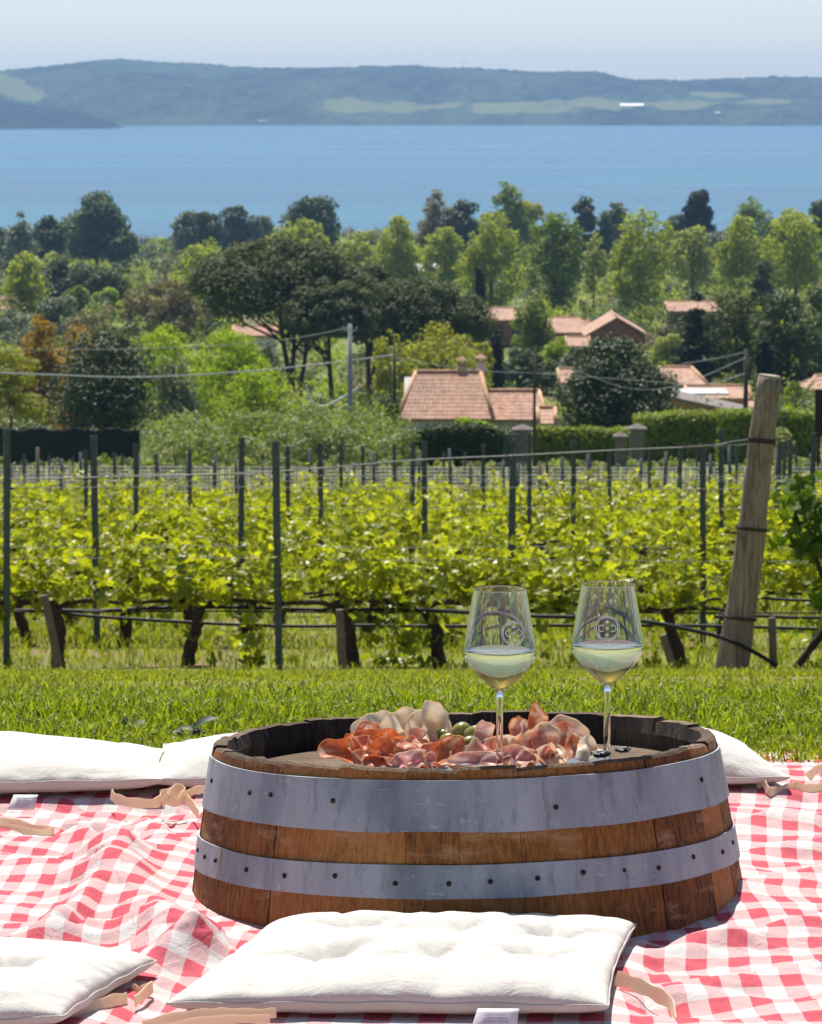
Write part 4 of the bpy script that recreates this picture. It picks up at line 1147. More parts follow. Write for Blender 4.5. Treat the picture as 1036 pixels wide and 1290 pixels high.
# ---- poplars and light green trees of the plain
S = 'light green poplars on the plain'
T = lambda *a, **k: tree('poplar_tree', *a, group=S, **k)
T('poplar', 380, 84, 272, 392, 'lime', 'light green tree behind the dome of the umbrella pine', n=2800, d=640, lr=.17)
T('poplar', 500, 68, 270, 380, 'lime', 'light green tree left of the white roof on the plain', n=2800, lumps=70, lr=.17)
T('poplar', 561, 56, 277, 385, 'lime', 'slimmer light green tree right of the white roof on the plain', n=2200, lumps=60, lr=.17)
T('poplar', 619, 88, 260, 402, 'lime', 'broad light green poplar above the brick house', n=4200, lumps=90, cb=.1, lr=.15)
T('poplar', 697, 86, 262, 405, 'mid', 'broad darker green poplar left of the bare-looking tree', n=4600, lumps=90, cb=.1, lr=.15)
T('poplar', 806, 88, 255, 412, 'lime', 'tallest light green poplar with two tops, above the gabled brick house', n=4200, lumps=90, cb=.1, lr=.15)
T('open', 748, 36, 286, 410, 'pale', 'slim pale half-bare tree between two poplars', n=900, lumps=40, cb=.25, lr=.13)
T('poplar', 873, 62, 280, 395, 'pale', 'pale poplar with its trunk showing, right of the tallest poplar', n=2200, lumps=60, cb=.25, lr=.16)
T('poplar', 935, 70, 268, 392, 'lime', 'light green poplar behind the dark trees on the right', n=2800, lumps=70, lr=.16)
T('poplar', 1003, 90, 260, 398, 'lime', 'broad light green poplar with slim trunks near the right edge', n=3600, lumps=90, cb=.2, lr=.15)
T('poplar', 30, 62, 313, 412, 'lime', 'light green pointed tree at the left edge of the plain', n=2600, lumps=70, cb=.08, lr=.16)
T('poplar', 448, 56, 288, 385, 'pale', 'pale yellowish tree right of the umbrella pine top', n=1700, lr=.16)
T('open', 258, 96, 298, 398, 'lime', 'yellowish green loose tree left of the umbrella pine', n=3000, lumps=80, cb=.05, lr=.15)
# ---- middle ground, left
S = 'trees and bushes of the middle ground'
T = lambda *a, **k: tree('broadleaf_tree', *a, group=S, **k)
T('round', 205, 145, 350, 440, 'brown', 'wide brownish budding tree left of the umbrella pine', n=5200, lumps=120, cb=.02, lr=.14, leafpx=3.4)
bush(70, 90, 325, 392, 'blue', 'dark bluish bush mass under the dome-topped tree', group=S, n=2400)
bush(120, 80, 328, 394, 'blue', 'dark bluish hedge-like bush right of the dark mass', group=S, n=2200)
bush(62, 80, 318, 362, 'lime', 'lime green low tree row under the left lakeside trees', group=S, n=1800)
bush(150, 54, 332, 385, 'mid', 'rounded green bush below the right foot of the dome-topped tree', group=S, n=1500)
bush(98, 40, 356, 412, 'mid', 'small round green bush left of the brownish tree', group=S, n=1300)
bush(132, 36, 355, 408, 'bright', 'small bright green round bush left of the brownish tree', group=S, n=1300)
bush(20, 60, 385, 440, 'olive', 'grey-green bush at the left edge above the orange conifer', group=S, n=1800)
bush(75, 100, 375, 445, 'olive', 'wide grey-green bush behind the orange-brown conifer', group=S, n=2600)
bush(120, 90, 385, 470, 'brown', 'brownish bush behind the dark tree on the left', group=S, n=2200)
bush(270, 60, 372, 420, 'olive', 'greyish bush at the left foot of the umbrella pine', group=S, n=1500)
tree('cypress_tree', 'open', 50, 68, 387, 556, 'orange', 'orange-brown tinted conifer at the left', group=S, n=5000, d=230, lumps=60, cb=.02)
bush(95, 80, 403, 560, 'orange', 'low orange-brown tree right of the orange-brown conifer', group=S, n=2200, d=236)
bush(12, 84, 420, 570, 'yellow', 'yellowish tree cut off by the left edge', group=S, n=2600, d=222)
T('round', 137, 146, 412, 566, 'gloss', 'large dark tree with glinting leaves behind the dark fence', n=6500, lumps=110, cb=.03, lr=.17, d=205)
T('open', 222, 78, 438, 566, 'olive', 'silvery olive tree right of the large dark tree', n=3000, lumps=70, cb=.08, lr=.18, d=208)
T('open', 205, 120, 398, 556, 'bright', 'bright green tree behind the silvery olive', n=4600, lumps=100, cb=.05, lr=.15, d=235)
T('open', 292, 150, 404, 560, 'bright', 'wide bright green tree under the umbrella pine', n=7000, lumps=140, cb=.03, lr=.13, d=225)
T('open', 322, 116, 448, 570, 'bright', 'low bright yellow-green tree beside the leaning pine trunks', n=3600, lumps=90, cb=.02, lr=.14, d=212)
T('open', 556, 140, 402, 545, 'yellow', 'yellow-green spring tree behind the main tiled roof', n=4200, lumps=110, cb=.1, lr=.13, d=262)
T('open', 492, 66, 408, 550, 'yellow', 'yellowish loose tree left of the main tiled roof', n=1900, lumps=60, cb=.1, lr=.14, d=258)
T('open', 605, 50, 420, 520, 'yellow', 'yellow-green tree behind the two chimneys', n=1500, lumps=50, cb=.1, lr=.14, d=268)
T('round', 672, 48, 374, 468, 'mid', 'round dark green tree with a pointed top beside the brick house', n=2600, lumps=50, cb=.16, lr=.2, d=372, leafpx=3.4)
tree('cypress_tree', 'cypress', 605, 15, 334, 440, 'spruce', 'slim dark cypress left of the brick house roof', group=S, n=1300, lumps=40, cb=.03, d=420, lr=.4, flat=2)
tree('cypress_tree', 'cypress', 625, 22, 414, 520, 'spruce', 'dark slim cypress above the small chimney', group=S, n=1400, lumps=40, cb=.02, d=296, lr=.4, flat=2)
bush(700, 44, 418, 480, 'bright', 'light green bush right of the round dark tree', group=S, n=1800, d=345)
bush(722, 40, 432, 490, 'olive', 'greyish bush left of the large glossy tree', group=S, n=1300, d=330)
bush(655, 60, 436, 476, 'olive', 'grey-green bush under the brick house', group=S, n=1500, d=350)
bush(676, 110, 446, 500, 'hedged', 'dark hedge-like bushes at the top of the small green field', group=S, n=1700, d=338)
T('round', 776, 158, 422, 585, 'gloss', 'large dark glossy-leaved tree in front of the brick houses', n=9500, lumps=150, cb=.02, lr=.15, d=186)
bush(830, 46, 398, 460, 'brown', 'brown budding bush right of the gabled brick house', group=S, n=1300, d=380)
bush(846, 60, 420, 480, 'pale', 'pale green bush below the far right brick house', group=S, n=1500, d=350)
tree('spruce_tree', 'spruce', 878, 62, 358, 520, 'spruce', 'dark pointed spruce right of the large glossy tree', group=S, n=4200, lumps=90, cb=.02, d=300, lr=.2, flat=.5)
tree('spruce_tree', 'spruce', 960, 50, 318, 440, 'blue', 'dark bluish pointed spruce top behind the dark trees on the right', group=S, n=2000, lumps=60, cb=.1, d=480, lr=.22, flat=.5)
T('open', 928, 104, 345, 512, 'pine', 'brownish green pine-like tree right of the pointed spruce', n=5200, lumps=110, cb=.1, lr=.15, d=318)
T('round', 992, 100, 362, 520, 'blue', 'dark blue-green broad tree on the right', n=5200, lumps=110, cb=.06, lr=.16, d=300)
T('round', 1040, 70, 350, 525, 'dark', 'dark tree cut off by the right edge', n=3000, lumps=70, cb=.05, d=305)
tree('cypress_tree', 'cypress', 965, 24, 424, 535, 'spruce', 'short dark cypress above the leaning wooden post', group=S, n=1700, lumps=40, cb=.02, d=262, lr=.4, flat=2)
bush(1000, 70, 478, 560, 'mid', 'green bush left of the pale house at the right edge', group=S, n=2000, d=232)
bush(925, 60, 470, 545, 'dark', 'dark bush behind the leaning wooden post', group=S, n=2000, d=256)
bush(478, 68, 495, 590, 'dark', 'dark green round bush left of the main house hedge', group=S, n=3000, d=172)
bush(720, 60, 520, 592, 'dark', 'dark shrub at the left foot of the large glossy tree', group=S, n=1600, d=192)
bush(985, 40, 540, 595, 'pale', 'pale green bush near the right end of the clipped hedge', group=S, n=1400, d=150)

bush(280, 50, 408, 470, 'mid', 'green bush left of the pale house under the pines', group=S, n=1600, d=300)
bush(330, 60, 424, 500, 'olive', 'greyish bush in front of the pale house under the pines', group=S, n=1800, d=300)
# ---- umbrella pines
def umbrella(px, wpx, ytop, ycrown, d, trunks, label, n=9000, lumps=110, seed=1):
    lumps = int(lumps * 1.35)
    x = WX(px, d); z0 = float(gz(d, x)); zt = W(px, ytop, d).z; zc = W(px, ycrown, d).z
    w = wpx / FPX * d; h = zt - zc
    o = empty('umbrella_pine', (x, d, z0), label, 'tree', 'umbrella pines')
    r = np.random.default_rng(seed)
    a = r.uniform(0, 2 * PI, lumps); q = np.sqrt(r.random(lumps)) * .93
    # low dome: cloud-like lumps over its top, flatter below
    hh = np.sqrt(np.clip(1 - q ** 2.2, 0, 1))
    low = r.random(lumps) < .35
    z = np.where(low, hh * h * r.uniform(.12, .5, lumps) + h * .1, hh * h * r.uniform(.66, .90, lumps) + h * .05)
    C = np.stack([np.cos(a) * q * w / 2, np.sin(a) * q * w / 2 * .9, z + (zc - z0)], 1)
    rad = w * r.uniform(.07, .125, lumps)
    V, v = leaf_cloud(C, rad, .70, int(n * 2.8), 4.4 / FPX * d, seed + 3, up=.5)
    put_leaves('crown', V, v, PAL['pine'], o)
    b = MB(); rs = random.Random(seed)
    for (bx, tx, rr) in trunks:
        X0 = WX(bx, d) - x; X1 = WX(tx, d) - x
        P = [(X0, 0, -.6), (X0 + (X1 - X0) * .3, .1, (zc - z0) * .35), (X0 + (X1 - X0) * .75, -.1, (zc - z0) * .8), (X1, 0, (zc - z0) + h * .3)]
        b.tube(smooth_path(P, 4), [rr * (1.15 - .05 * i) for i in range(13)], 8)
        for k in range(6):
            f = rs.uniform(.62, .95); ax = rs.uniform(-1, 1) * w * .36; ay = rs.uniform(-.3, .3) * w
            sx = X0 + (X1 - X0) * f
            b.tube([(sx, 0, (zc - z0) * f), (sx + (ax - sx) * .5, ay * .5, (zc - z0) * (f * .4 + .6) + h * .08), (ax, ay, (zc - z0) + h * .35)], [rr * .5, rr * .35, rr * .12], 6)
    b.build('trunk', M_PBARK, o, True)
umbrella(352, 236, 304, 408, 290, [(372, 352, .22), (366, 372, .20), (374, 392, .18)], 'great umbrella pine with forking trunks on the left of the middle ground', 15000, 150, 5)
umbrella(418, 120, 348, 440, 283, [(419, 414, .20)], 'umbrella pine with one straight trunk right of the forking pine', 7000, 80, 9)
umbrella(530, 170, 352, 438, 300, [(462, 478, .22), (520, 520, .2)], 'broad low umbrella pine behind the yellow-green trees', 11000, 120, 15)
umbrella(462, 110, 332, 420, 306, [(466, 462, .2)], 'umbrella pine at the back between the two broad ones', 6000, 70, 25)

# ================================================================== filling growth (one mass each)
def scrub(name, label, N, dlo, dhi, spread, hlo, hhi, mats, seed, per=150, leafpx=3.6, keep=None):
    r = np.random.default_rng(seed)
    d = np.exp(r.uniform(math.log(dlo), math.log(dhi), N)); x = r.uniform(-1, 1, N) * spread * d
    Vs, vs_, mi = [], [], []
    for i in range(N):
        if keep and not keep(518 + x[i] / d[i] * FPX, d[i]): continue
        h = r.uniform(hlo, hhi); w = h * r.uniform(.9, 2.4)
        V, v = crown_mesh('bush', w, h, int(seed * 1000 + i), per, leafpx / FPX * d[i], 9, 1, .34)
        V += np.array([x[i], d[i], float(gz(d[i], x[i])) - h * .05])
        k = int(r.integers(0, len(mats)))
        Vs.append(V); vs_.append(v); mi.append(np.full(len(v), k))
    V = np.concatenate(Vs); v = np.concatenate(vs_); mi = np.concatenate(mi)
    F = np.arange(len(V)).reshape(-1, 4); T = np.concatenate([F[:, [0, 1, 2]], F[:, [0, 2, 3]]])
    o = mesh_np(name, V, T, [PAL[k] for k in mats], attr={'v': ('FACE', np.concatenate([v, v]))}, midx=np.concatenate([mi, mi]))
    return tag(o, label, 'undergrowth', kind='stuff')
scrub('scrub', 'low scrub and hedgerows scattered over the plain by the lake', 900, 440, 1300, .13, 1.5, 5.6, ['lime', 'olive', 'mid', 'brown', 'mid', 'lime', 'blue'], 11, 150)
scrub('shore_thicket', 'thicket along the near shore of the lake', 330, 900, 1330, .125, 3.0, 7.0, ['mid', 'olive', 'lime', 'blue', 'mid', 'brown'], 12, 180,
      keep=lambda px, d: not (170 < px < 215))
scrub('garden_growth', 'mixed garden growth between the middle ground trees and houses', 620, 205, 460, .125, 1.0, 3.4, ['mid', 'bright', 'dark', 'olive', 'lime', 'brown'], 13, 150,
      keep=lambda px, d: not (625 < px < 725 and d > 280) and not (490 < px < 700 and d < 250))
scrub('bramble_thicket', 'grey-green bramble thicket beyond the vineyard, left of the houses', 420, 136, 190, .06, 1.2, 2.5, ['bramble', 'bramble', 'bramble', 'mid'], 14, 420,
      leafpx=4.6, keep=lambda px, d: 172 < px < 512 and (px < 400 or d < 176))
scrub('verge_growth', 'pale weeds along the far end of the vineyard', 520, 58, 134, .115, .12, .45, ['pale', 'bramble', 'olive', 'mid'], 15, 90, leafpx=4)
scrub('left_verge', 'yellowish growth on the bank above the dark fence', 60, 150, 190, .12, .8, 1.7, ['yellow', 'mid', 'bramble'], 16, 260, keep=lambda px, d: px < 175)

scrub('side_woodland', 'woods and thickets on the plain to either side', 170, 190, 1000, .34, 4.0, 9.0, ['mid', 'dark', 'olive', 'lime', 'brown', 'mid'], 17, 330, leafpx=5, keep=lambda px, d: px < -75 or px > 1110)
scrub('side_scrub', 'low scrub on the plain to either side', 420, 130, 1200, .34, 1.0, 3.5, ['mid', 'bramble', 'olive', 'lime', 'brown', 'mid'], 18, 130, leafpx=5, keep=lambda px, d: px < -60 or px > 1095)
# ================================================================== hedges
def hedge(p0, p1, ytop, d, thick, pal, label, n=6000, bumpy=.12):
    x0, x1 = WX(p0, d), WX(p1, d); xm = (x0 + x1) / 2; z0 = float(gz(d, xm)) - .3; H = W(518, ytop, d).z - z0
    r = np.random.default_rng(int(p0)); L = x1 - x0
    # leaves over the faces of a boxy clipped hedge
    f = r.random(n); top = f < .38
    X = r.uniform(-L / 2, L / 2, n)
    hh = H * (1 + fbm(X / 2.5, X * 0, int(p0), 3) * bumpy)
    y = np.where(top, r.uniform(-thick / 2, thick / 2, n), -thick / 2 * np.where(r.random(n) < .72, 1, -1) + r.normal(0, .08, n))
    z = np.where(top, hh + r.normal(0, .06, n), r.random(n) * hh)
    N = np.where(top[:, None], np.array([0, 0, 1.]), np.stack([np.zeros(n), np.sign(y), np.full(n, .3)], 1)) + r.normal(size=(n, 3)) * .5
    N /= np.linalg.norm(N, axis=1)[:, None]
    V = rhombs(np.stack([X, y, z], 1), N, 4.6 / FPX * d, r)
    o = empty('hedge', (xm, d, z0), label, 'hedge')
    v = np.clip(.5 * r.random(n) + .5 * (fbm(X * 1.2, z * 1.2, 3, 2) + .5), 0, 1)
    put_leaves('foliage', V, v, PAL[pal], o)
    b = MB()
    for k in range(int(L / 1.2) + 2):
        xx = -L / 2 + .3 + k * (L - .6) / (int(L / 1.2) + 1); b.tube([(xx, 0, -.2), (xx + .05, 0, H * .5), (xx, .05, H * .85)], [.05, .04, .02], 5)
        for s in (-1, 1): b.tube([(xx, 0, H * .3), (xx + .3 * s, .2 * s, H * .8)], [.03, .01], 4)
    b.box(-L / 2 + .15, L / 2 - .15, -thick / 2 + .12, thick / 2 - .12, .1, H * .90)
    b.build('stems', M_HEDGECORE, o)
M_HEDGECORE = plain('twiggy_hedge_inside', (.030, .040, .014), 1, spec=.05, scale=6, var=.5)
hedge(502, 648, 545, 150, 1.1, 'hedged', 'dark hedge in front of the main tiled house', 8000, .2)
hedge(575, 640, 539, 154, .8, 'bright', 'bright green vine-like growth on top of the hedge before the main house', 2600, .5)
hedge(672, 796, 542, 152, 1.0, 'hedge', 'clipped yellow-green hedge between the gate pillar and the stone pillars', 7000, .06)
hedge(800, 938, 523, 170, 2.2, 'hedge', 'broad clipped yellow-green hedge under the large glossy tree', 9000, .08)
hedge(905, 1034, 520, 160, 1.6, 'hedge', 'clipped hedge behind the leaning wooden post', 7500, .08)

# ================================================================== houses
def tile_mat(name, a, b, c):
    m = NT(name); co = m.coord('Object')
    n1 = m.noise(co, 3.5, 4, .6); n2 = m.noise(co, .5, 3); n3 = m.noise(m.coord('Object', (4, 2.5, 2.5)), 1, 2)
    col = m.ramp(m.math('ADD', m.math('MULTIPLY', n1, .5), m.math('MULTIPLY', n3, .5)), [(.32, a), (.5, b), (.66, c)])
    col = m.mix(m.n('ShaderNodeMapRange', {0: n2, 1: .45, 2: .65, 3: 0.0, 4: .45}).outputs[0], col, (.30, .22, .16))
    return m.done(m.bsdf(col, .9, spec=.15))
M_TILE = tile_mat('terracotta_tile', (.33, .18, .125), (.48, .29, .21), (.58, .38, .29))
M_TILE2 = tile_mat('pale_terracotta_tile', (.40, .23, .16), (.53, .34, .25), (.62, .43, .33))
M_RIDGE = tile_mat('ridge_tile', (.36, .20, .11), (.52, .32, .19), (.62, .42, .28))
M_PLAST = plain('pale_cream_plaster', (.62, .60, .57), .9, var=.12, scale=1.2)
M_BRICK = plain('red_brown_brick_wall', (.29, .135, .085), .9, var=.2, scale=2.5)
M_OCH = plain('ochre_plaster', (.46, .25, .125), .9, var=.15, scale=1)
M_WIN = plain('dark_window_glass', (.02, .024, .03), .15, spec=.6, var=.05)
M_SHUT = plain('brown_shutter', (.12, .07, .04), .7)
M_TIN = plain('pale_tin_roof', (.55, .57, .60), .45, metal=.3)
def roof_slope(mb, p0, p1, p2, p3, tile=.24, course=.30, amp=.024):
    """tiled slope; p0,p1 eave left/right, p3,p2 ridge left/right"""
    p0, p1, p2, p3 = map(Vector, (p0, p1, p2, p3))
    L = (p1 - p0).length; Hh = (p3 - p0).length
    nx = max(4, int(L / tile)) * 4; ny = max(3, int(Hh / course))
    nrm = (p1 - p0).cross(p3 - p0).normalized()
    if nrm.z < 0: nrm = -nrm
    vs = []
    for j in range(ny):
        for e in (0, 1):
            v = (j + e) / ny
            for i in range(nx + 1):
                u = i / nx; a = p0.lerp(p1, u); b = p3.lerp(p2, u)
                p = a.lerp(b, v) + nrm * (amp * abs(math.cos(i / 4 * PI)) + (.016 if e == 0 else 0))
                vs.append(p)
    fs = []; w = nx + 1
    for j in range(2 * ny - 1):
        for i in range(nx): fs.append((j * w + i, j * w + i + 1, (j + 1) * w + i + 1, (j + 1) * w + i))
    mb.add(vs, fs)
    q = [p0 - nrm * .12, p1 - nrm * .12, p2 - nrm * .12, p3 - nrm * .12]
    mb.add(q, [(0, 3, 2, 1)])
    mb.add([p0 - nrm * .12, p1 - nrm * .12, p1 + nrm * .03, p0 + nrm * .03], [(0, 1, 2, 3)])
    mb.add([p1 - nrm * .12, p2 - nrm * .12, p2 + nrm * .03, p1 + nrm * .03], [(0, 1, 2, 3)])
    mb.add([p3 - nrm * .12, p0 - nrm * .12, p0 + nrm * .03, p3 + nrm * .03], [(0, 1, 2, 3)])
def house(name, px0, px1, yeave, yridge, d, depth, wall, tile, label, ridge='x', hip=0.0, wins=(), chim=(), over=.35, root=None, ybase=None, slope2=0):
    """gable house; ridge 'x' runs across, 'y' runs away (gable faces the camera)"""
    x0, x1 = WX(px0, d), WX(px1, d); xm = (x0 + x1) / 2; w = x1 - x0
    z0 = float(gz(d + depth / 2, xm)) - .4
    ze = W(px0, yeave, d).z; dr = d + (depth / 2 if ridge == 'x' else 0)
    zr = W(px0, yridge, dr).z
    o = root or empty(name, (xm, d, z0), label, 'house')
    off = Vector((xm, d, z0)) - o.location
    he = ze - z0; hr = max(zr - z0, he + .5)
    b = MB(); hw = w / 2 - over
    X0, X1, Y0, Y1 = off.x - hw, off.x + hw, off.y + over, off.y + depth - over
    b.box(X0, X1, Y0, Y1, off.z, off.z + he - .10)
    if ridge == 'x':
        b.add([(X0, Y0, off.z + he - .1), (X0, Y1, off.z + he - .1), (X0, (Y0 + Y1) / 2, off.z + hr - .22), (X1, Y0, off.z + he - .1), (X1, Y1, off.z + he - .1), (X1, (Y0 + Y1) / 2, off.z + hr - .22)],
              [(0, 1, 2), (3, 5, 4), (0, 2, 5, 3), (1, 4, 5, 2)])
    else:
        b.add([(X0, Y0, off.z + he - .1), (X1, Y0, off.z + he - .1), (off.x, Y0, off.z + hr - .22), (X0, Y1, off.z + he - .1), (X1, Y1, off.z + he - .1), (off.x, Y1, off.z + hr - .22)],
              [(0, 1, 2), (3, 5, 4), (0, 2, 5, 3), (1, 4, 5, 2)])
    b.build('wall', wall, o)
    r = MB(); A = (off.x - w / 2, off.x + w / 2, off.y, off.y + depth); ym = (A[2] + A[3]) / 2
    zE, zR = off.z + he, off.z + hr
    if ridge == 'x':
        hl, hr_ = (hip if isinstance(hip, tuple) else (hip, hip))
        roof_slope(r, (A[0], A[2], zE), (A[1], A[2], zE), (A[1] - hr_, ym, zR), (A[0] + hl, ym, zR))
        roof_slope(r, (A[1], A[3], zE), (A[0], A[3], zE), (A[0] + hl, ym, zR), (A[1] - hr_, ym, zR))
        if hr_: roof_slope(r, (A[1], A[2], zE), (A[1], A[3], zE), (A[1] - hr_, ym + .01, zR), (A[1] - hr_, ym, zR))
        if hl: roof_slope(r, (A[0], A[3], zE), (A[0], A[2], zE), (A[0] + hl, ym, zR), (A[0] + hl, ym + .01, zR))
    else:
        roof_slope(r, (A[0], A[3], zE), (A[0], A[2], zE), (off.x, A[2], zR), (off.x, A[3], zR))
        roof_slope(r, (A[1], A[2], zE), (A[1], A[3], zE), (off.x, A[3], zR), (off.x, A[2], zR))
    rf = r.build('roof', tile, o)
    rd = MB()
    if ridge == 'x':
        rd.tube([(A[0] + hl, ym, zR + .03), (A[1] - hr_, ym, zR + .03)], .11, 8)
        for (xx, yy, e) in ((A[0], A[2], A[0] + hl), (A[1], A[2], A[1] - hr_)): rd.tube([(xx, yy, zE + .03), (e, ym, zR + .03)], .10, 8)
    else:
        rd.tube([(off.x, A[2], zR + .03), (off.x, A[3], zR + .03)], .11, 8)
        rd.tube([(A[0], A[2], zE + .02), (off.x, A[2], zR + .02)], .08, 8); rd.tube([(A[1], A[2], zE + .02), (off.x, A[2], zR + .02)], .08, 8)
    rd.build('ridge_tiles', M_RIDGE, rf, True)
    for (fx, fz, ww, wh) in wins:
        cx = X0 + (X1 - X0) * fx; cz = off.z + he * fz
        f = MB()
        for (a0, a1, c0, c1) in ((-ww / 2 - .06, -ww / 2, -.06, wh + .06), (ww / 2, ww / 2 + .06, -.06, wh + .06), (-ww / 2, ww / 2, -.06, 0), (-ww / 2, ww / 2, wh, wh + .06)):
            f.box(cx + a0, cx + a1, Y0 - .06, Y0 - .004, cz + c0, cz + c1)
        wn = f.build('window', M_SHUT, o)
        g = MB(); g.box(cx - ww / 2, cx + ww / 2, Y0 - .03, Y0 - .006, cz, cz + wh); g.build('pane', M_WIN, wn)
    for (cxp, cyt, cw, fdep, capm) in chim:
        dc = d + depth * fdep; cx = WX(cxp, dc) - o.location.x; top = W(cxp, cyt, dc).z - z0 + off.z
        hw_ = cw / 2 / FPX * dc; yb = off.y + depth * fdep
        fr = abs(fdep - .5) * 2; zb = zR - (zR - zE) * fr - .15
        c = MB(); c.box(cx - hw_, cx + hw_, yb - hw_, yb + hw_, zb, top - .38)
        cc = c.build('chimney', M_PLAST if capm == 0 else M_PINKP, rf)
        k = MB(); z = top - .38
        k.box(cx - hw_ * 1.25, cx + hw_ * 1.25, yb - hw_ * 1.25, yb + hw_ * 1.25, z, z + .06)
        for sx in (-1, 1):
            for sy in (-1, 1): k.box(cx + sx * hw_ * .8 - .05, cx + sx * hw_ * .8 + .05, yb + sy * hw_ * .8 - .05, yb + sy * hw_ * .8 + .05, z + .06, z + .20)
        q = hw_ * 1.4
        k.add([(cx - q, yb - q, z + .20), (cx + q, yb - q, z + .20), (cx + q, yb + q, z + .20), (cx - q, yb + q, z + .20), (cx, yb, z + .42)], [(0, 1, 4), (1, 2, 4), (2, 3, 4), (3, 0, 4), (3, 2, 1, 0)])
        k.build('chimney_cap', M_TILE, rf)
    return o
M_PINKP = plain('pinkish_chimney_plaster', (.46, .33, .27), .9)
hs = house('tiled_house', 500, 622, 528, 469, 186, 6.2, M_PLAST, M_TILE, 'low pale house with a big tiled roof and two chimneys behind the hedge', hip=(.9, .55), wins=((.2, .35, .8, .8), (.7, .35, .8, .8)), chim=((582, 449, 9, .55, 1), (606, 446, 11, .62, 0)))
house('tiled_house', 602, 691, 529, 493, 186.6, 4.6, M_PLAST, M_TILE, None, hip=(0, .35), root=hs, wins=((.75, .3, .7, .9),))
house('tiled_shed', 679, 701, 534, 514, 182, 2.6, M_PLAST, M_TILE2, 'small lean-to shed roof at the right end of the main tiled house')
house('tiled_house', 612, 668, 403, 388, 430, 7, M_BRICK, M_TILE2, 'two-storey brick house behind the round dark tree', wins=((.25, .45, .9, 1.2), (.75, .45, .9, 1.2)))
house('tiled_house', 690, 750, 419, 400, 402, 8, M_BRICK, M_TILE2, 'brick house with a hipped tiled roof left of the gabled one', hip=(.3, 1.6), wins=((.5, .5, 1, 1.1), (.85, .5, .7, 1.1)), chim=((747, 407, 4, .3, 1),))
house('tiled_house', 737, 819, 424, 400, 388, 12, M_BRICK, M_TILE2, 'gabled brick house whose gable faces the camera', ridge='y', wins=((.3, .55, .9, 1.0),))
house('tiled_shed', 714, 744, 436, 424, 372, 4, M_BRICK, M_TILE2, 'small tiled outbuilding below the hipped brick house')
house('tiled_house', 841, 905, 392, 380, 470, 7, M_BRICK, M_TILE2, 'brick house half hidden by the pointed spruce', wins=((.2, .5, .9, 1.4),))
house('tiled_house', 705, 752, 482, 465, 262, 5, M_OCH, M_TILE2, 'house peeping out left of the large glossy tree, only its roof corner showing')
house('tiled_house', 836, 894, 485, 463, 232, 6, M_OCH, M_TILE2, 'ochre house with a plain tiled roof right of the large glossy tree', hip=(0, .8))
hs = house('ochre_annex', 868, 948, 502, 487, 222, 5, M_OCH, M_TILE2, 'ochre annex with a pale tin canopy and a small dark window', wins=((.45, .45, .5, .7), (.15, .4, .7, 1.0)))
tn = MB(); p = W(890, 494, 218); b0 = hs.location
tn.box(WX(846, 218) - b0.x, WX(920, 218) - b0.x, 218 - b0.y, 221.6 - b0.y, W(880, 498, 218).z - b0.z, W(880, 496.5, 218).z - b0.z + .05)
tn.build('tin_canopy', M_TIN, hs)
# long ochre gable wall with one sloping edge
g = empty('ochre_outbuilding', (WX(900, 205), 205, float(gz(205, 0)) - .4), 'long ochre outbuilding with a grey sloping roof edge above the clipped hedge', 'house')
zb = g.location.z
def pt(px, py, Y): q = W(px, py, Y) - g.location; return (q.x, q.y, q.z)
mb = MB(); A = [pt(812, 590, 205), pt(965, 590, 205), pt(965, 529, 205), pt(846, 503, 205), pt(812, 503, 205)]
B_ = [(x, y + 6, z) for x, y, z in A]
mb.add(A + B_, [(0, 1, 2, 3, 4), (9, 8, 7, 6, 5), (1, 6, 7, 2), (0, 4, 9, 5), (0, 5, 6, 1)]); mb.build('wall', M_OCH, g)
mb = MB(); e = .12
top = [(pt(812, 502, 205)), (pt(846, 502, 205)), (pt(970, 529, 205))]
vs = []
for (x, y, z) in top: vs += [(x, y - .3, z - .02), (x, y - .3, z + e), (x, y + 6.3, z + e), (x, y + 6.3, z - .02)]
mb.add(vs, [(i * 4 + k, i * 4 + (k + 1) % 4, i * 4 + 4 + (k + 1) % 4, i * 4 + 4 + k) for i in range(2) for k in range(4)] + [(0, 3, 2, 1), (8, 9, 10, 11)])
mb.build('roof', plain('grey_roof_edge', (.20, .17, .15), .9), g)
house('tiled_house', 1018, 1075, 492, 474, 240, 6, M_PLAST, M_TILE2, 'pale house with a tiled roof cut off by the right edge', hip=(.8, .8), wins=((.35, .5, .6, .8),))
house('tiled_house', 940, 975, 520, 505, 226, 5, M_OCH, M_TILE2, 'small tiled roof showing just behind the leaning wooden post')
house('tiled_house', 292, 348, 423, 411, 335, 8, M_PLAST, M_TILE, 'pale house with a tiled roof seen under the umbrella pines', wins=((.3, .5, .8, 1), (.75, .5, .8, 1)))
house('tiled_house', -30, 17, 390, 374, 520, 8, M_PLAST, M_TILE2, 'pale roofed house at the left edge above the orange-brown conifer')
hs = house('white_shed', 522, 553, 343, 332, 800, 8, m_white, m_white, 'bright white roof of a shed among the light green trees of the plain')
house('white_shed', 34, 50, 330, 322, 900, 8, M_PLAST, m_white, 'tiny pale house on the shore under the left lakeside trees')
house('white_shed', 1000, 1024, 348, 341, 820, 8, m_greyr, m_white, 'small pale shed among the poplars near the right edge')

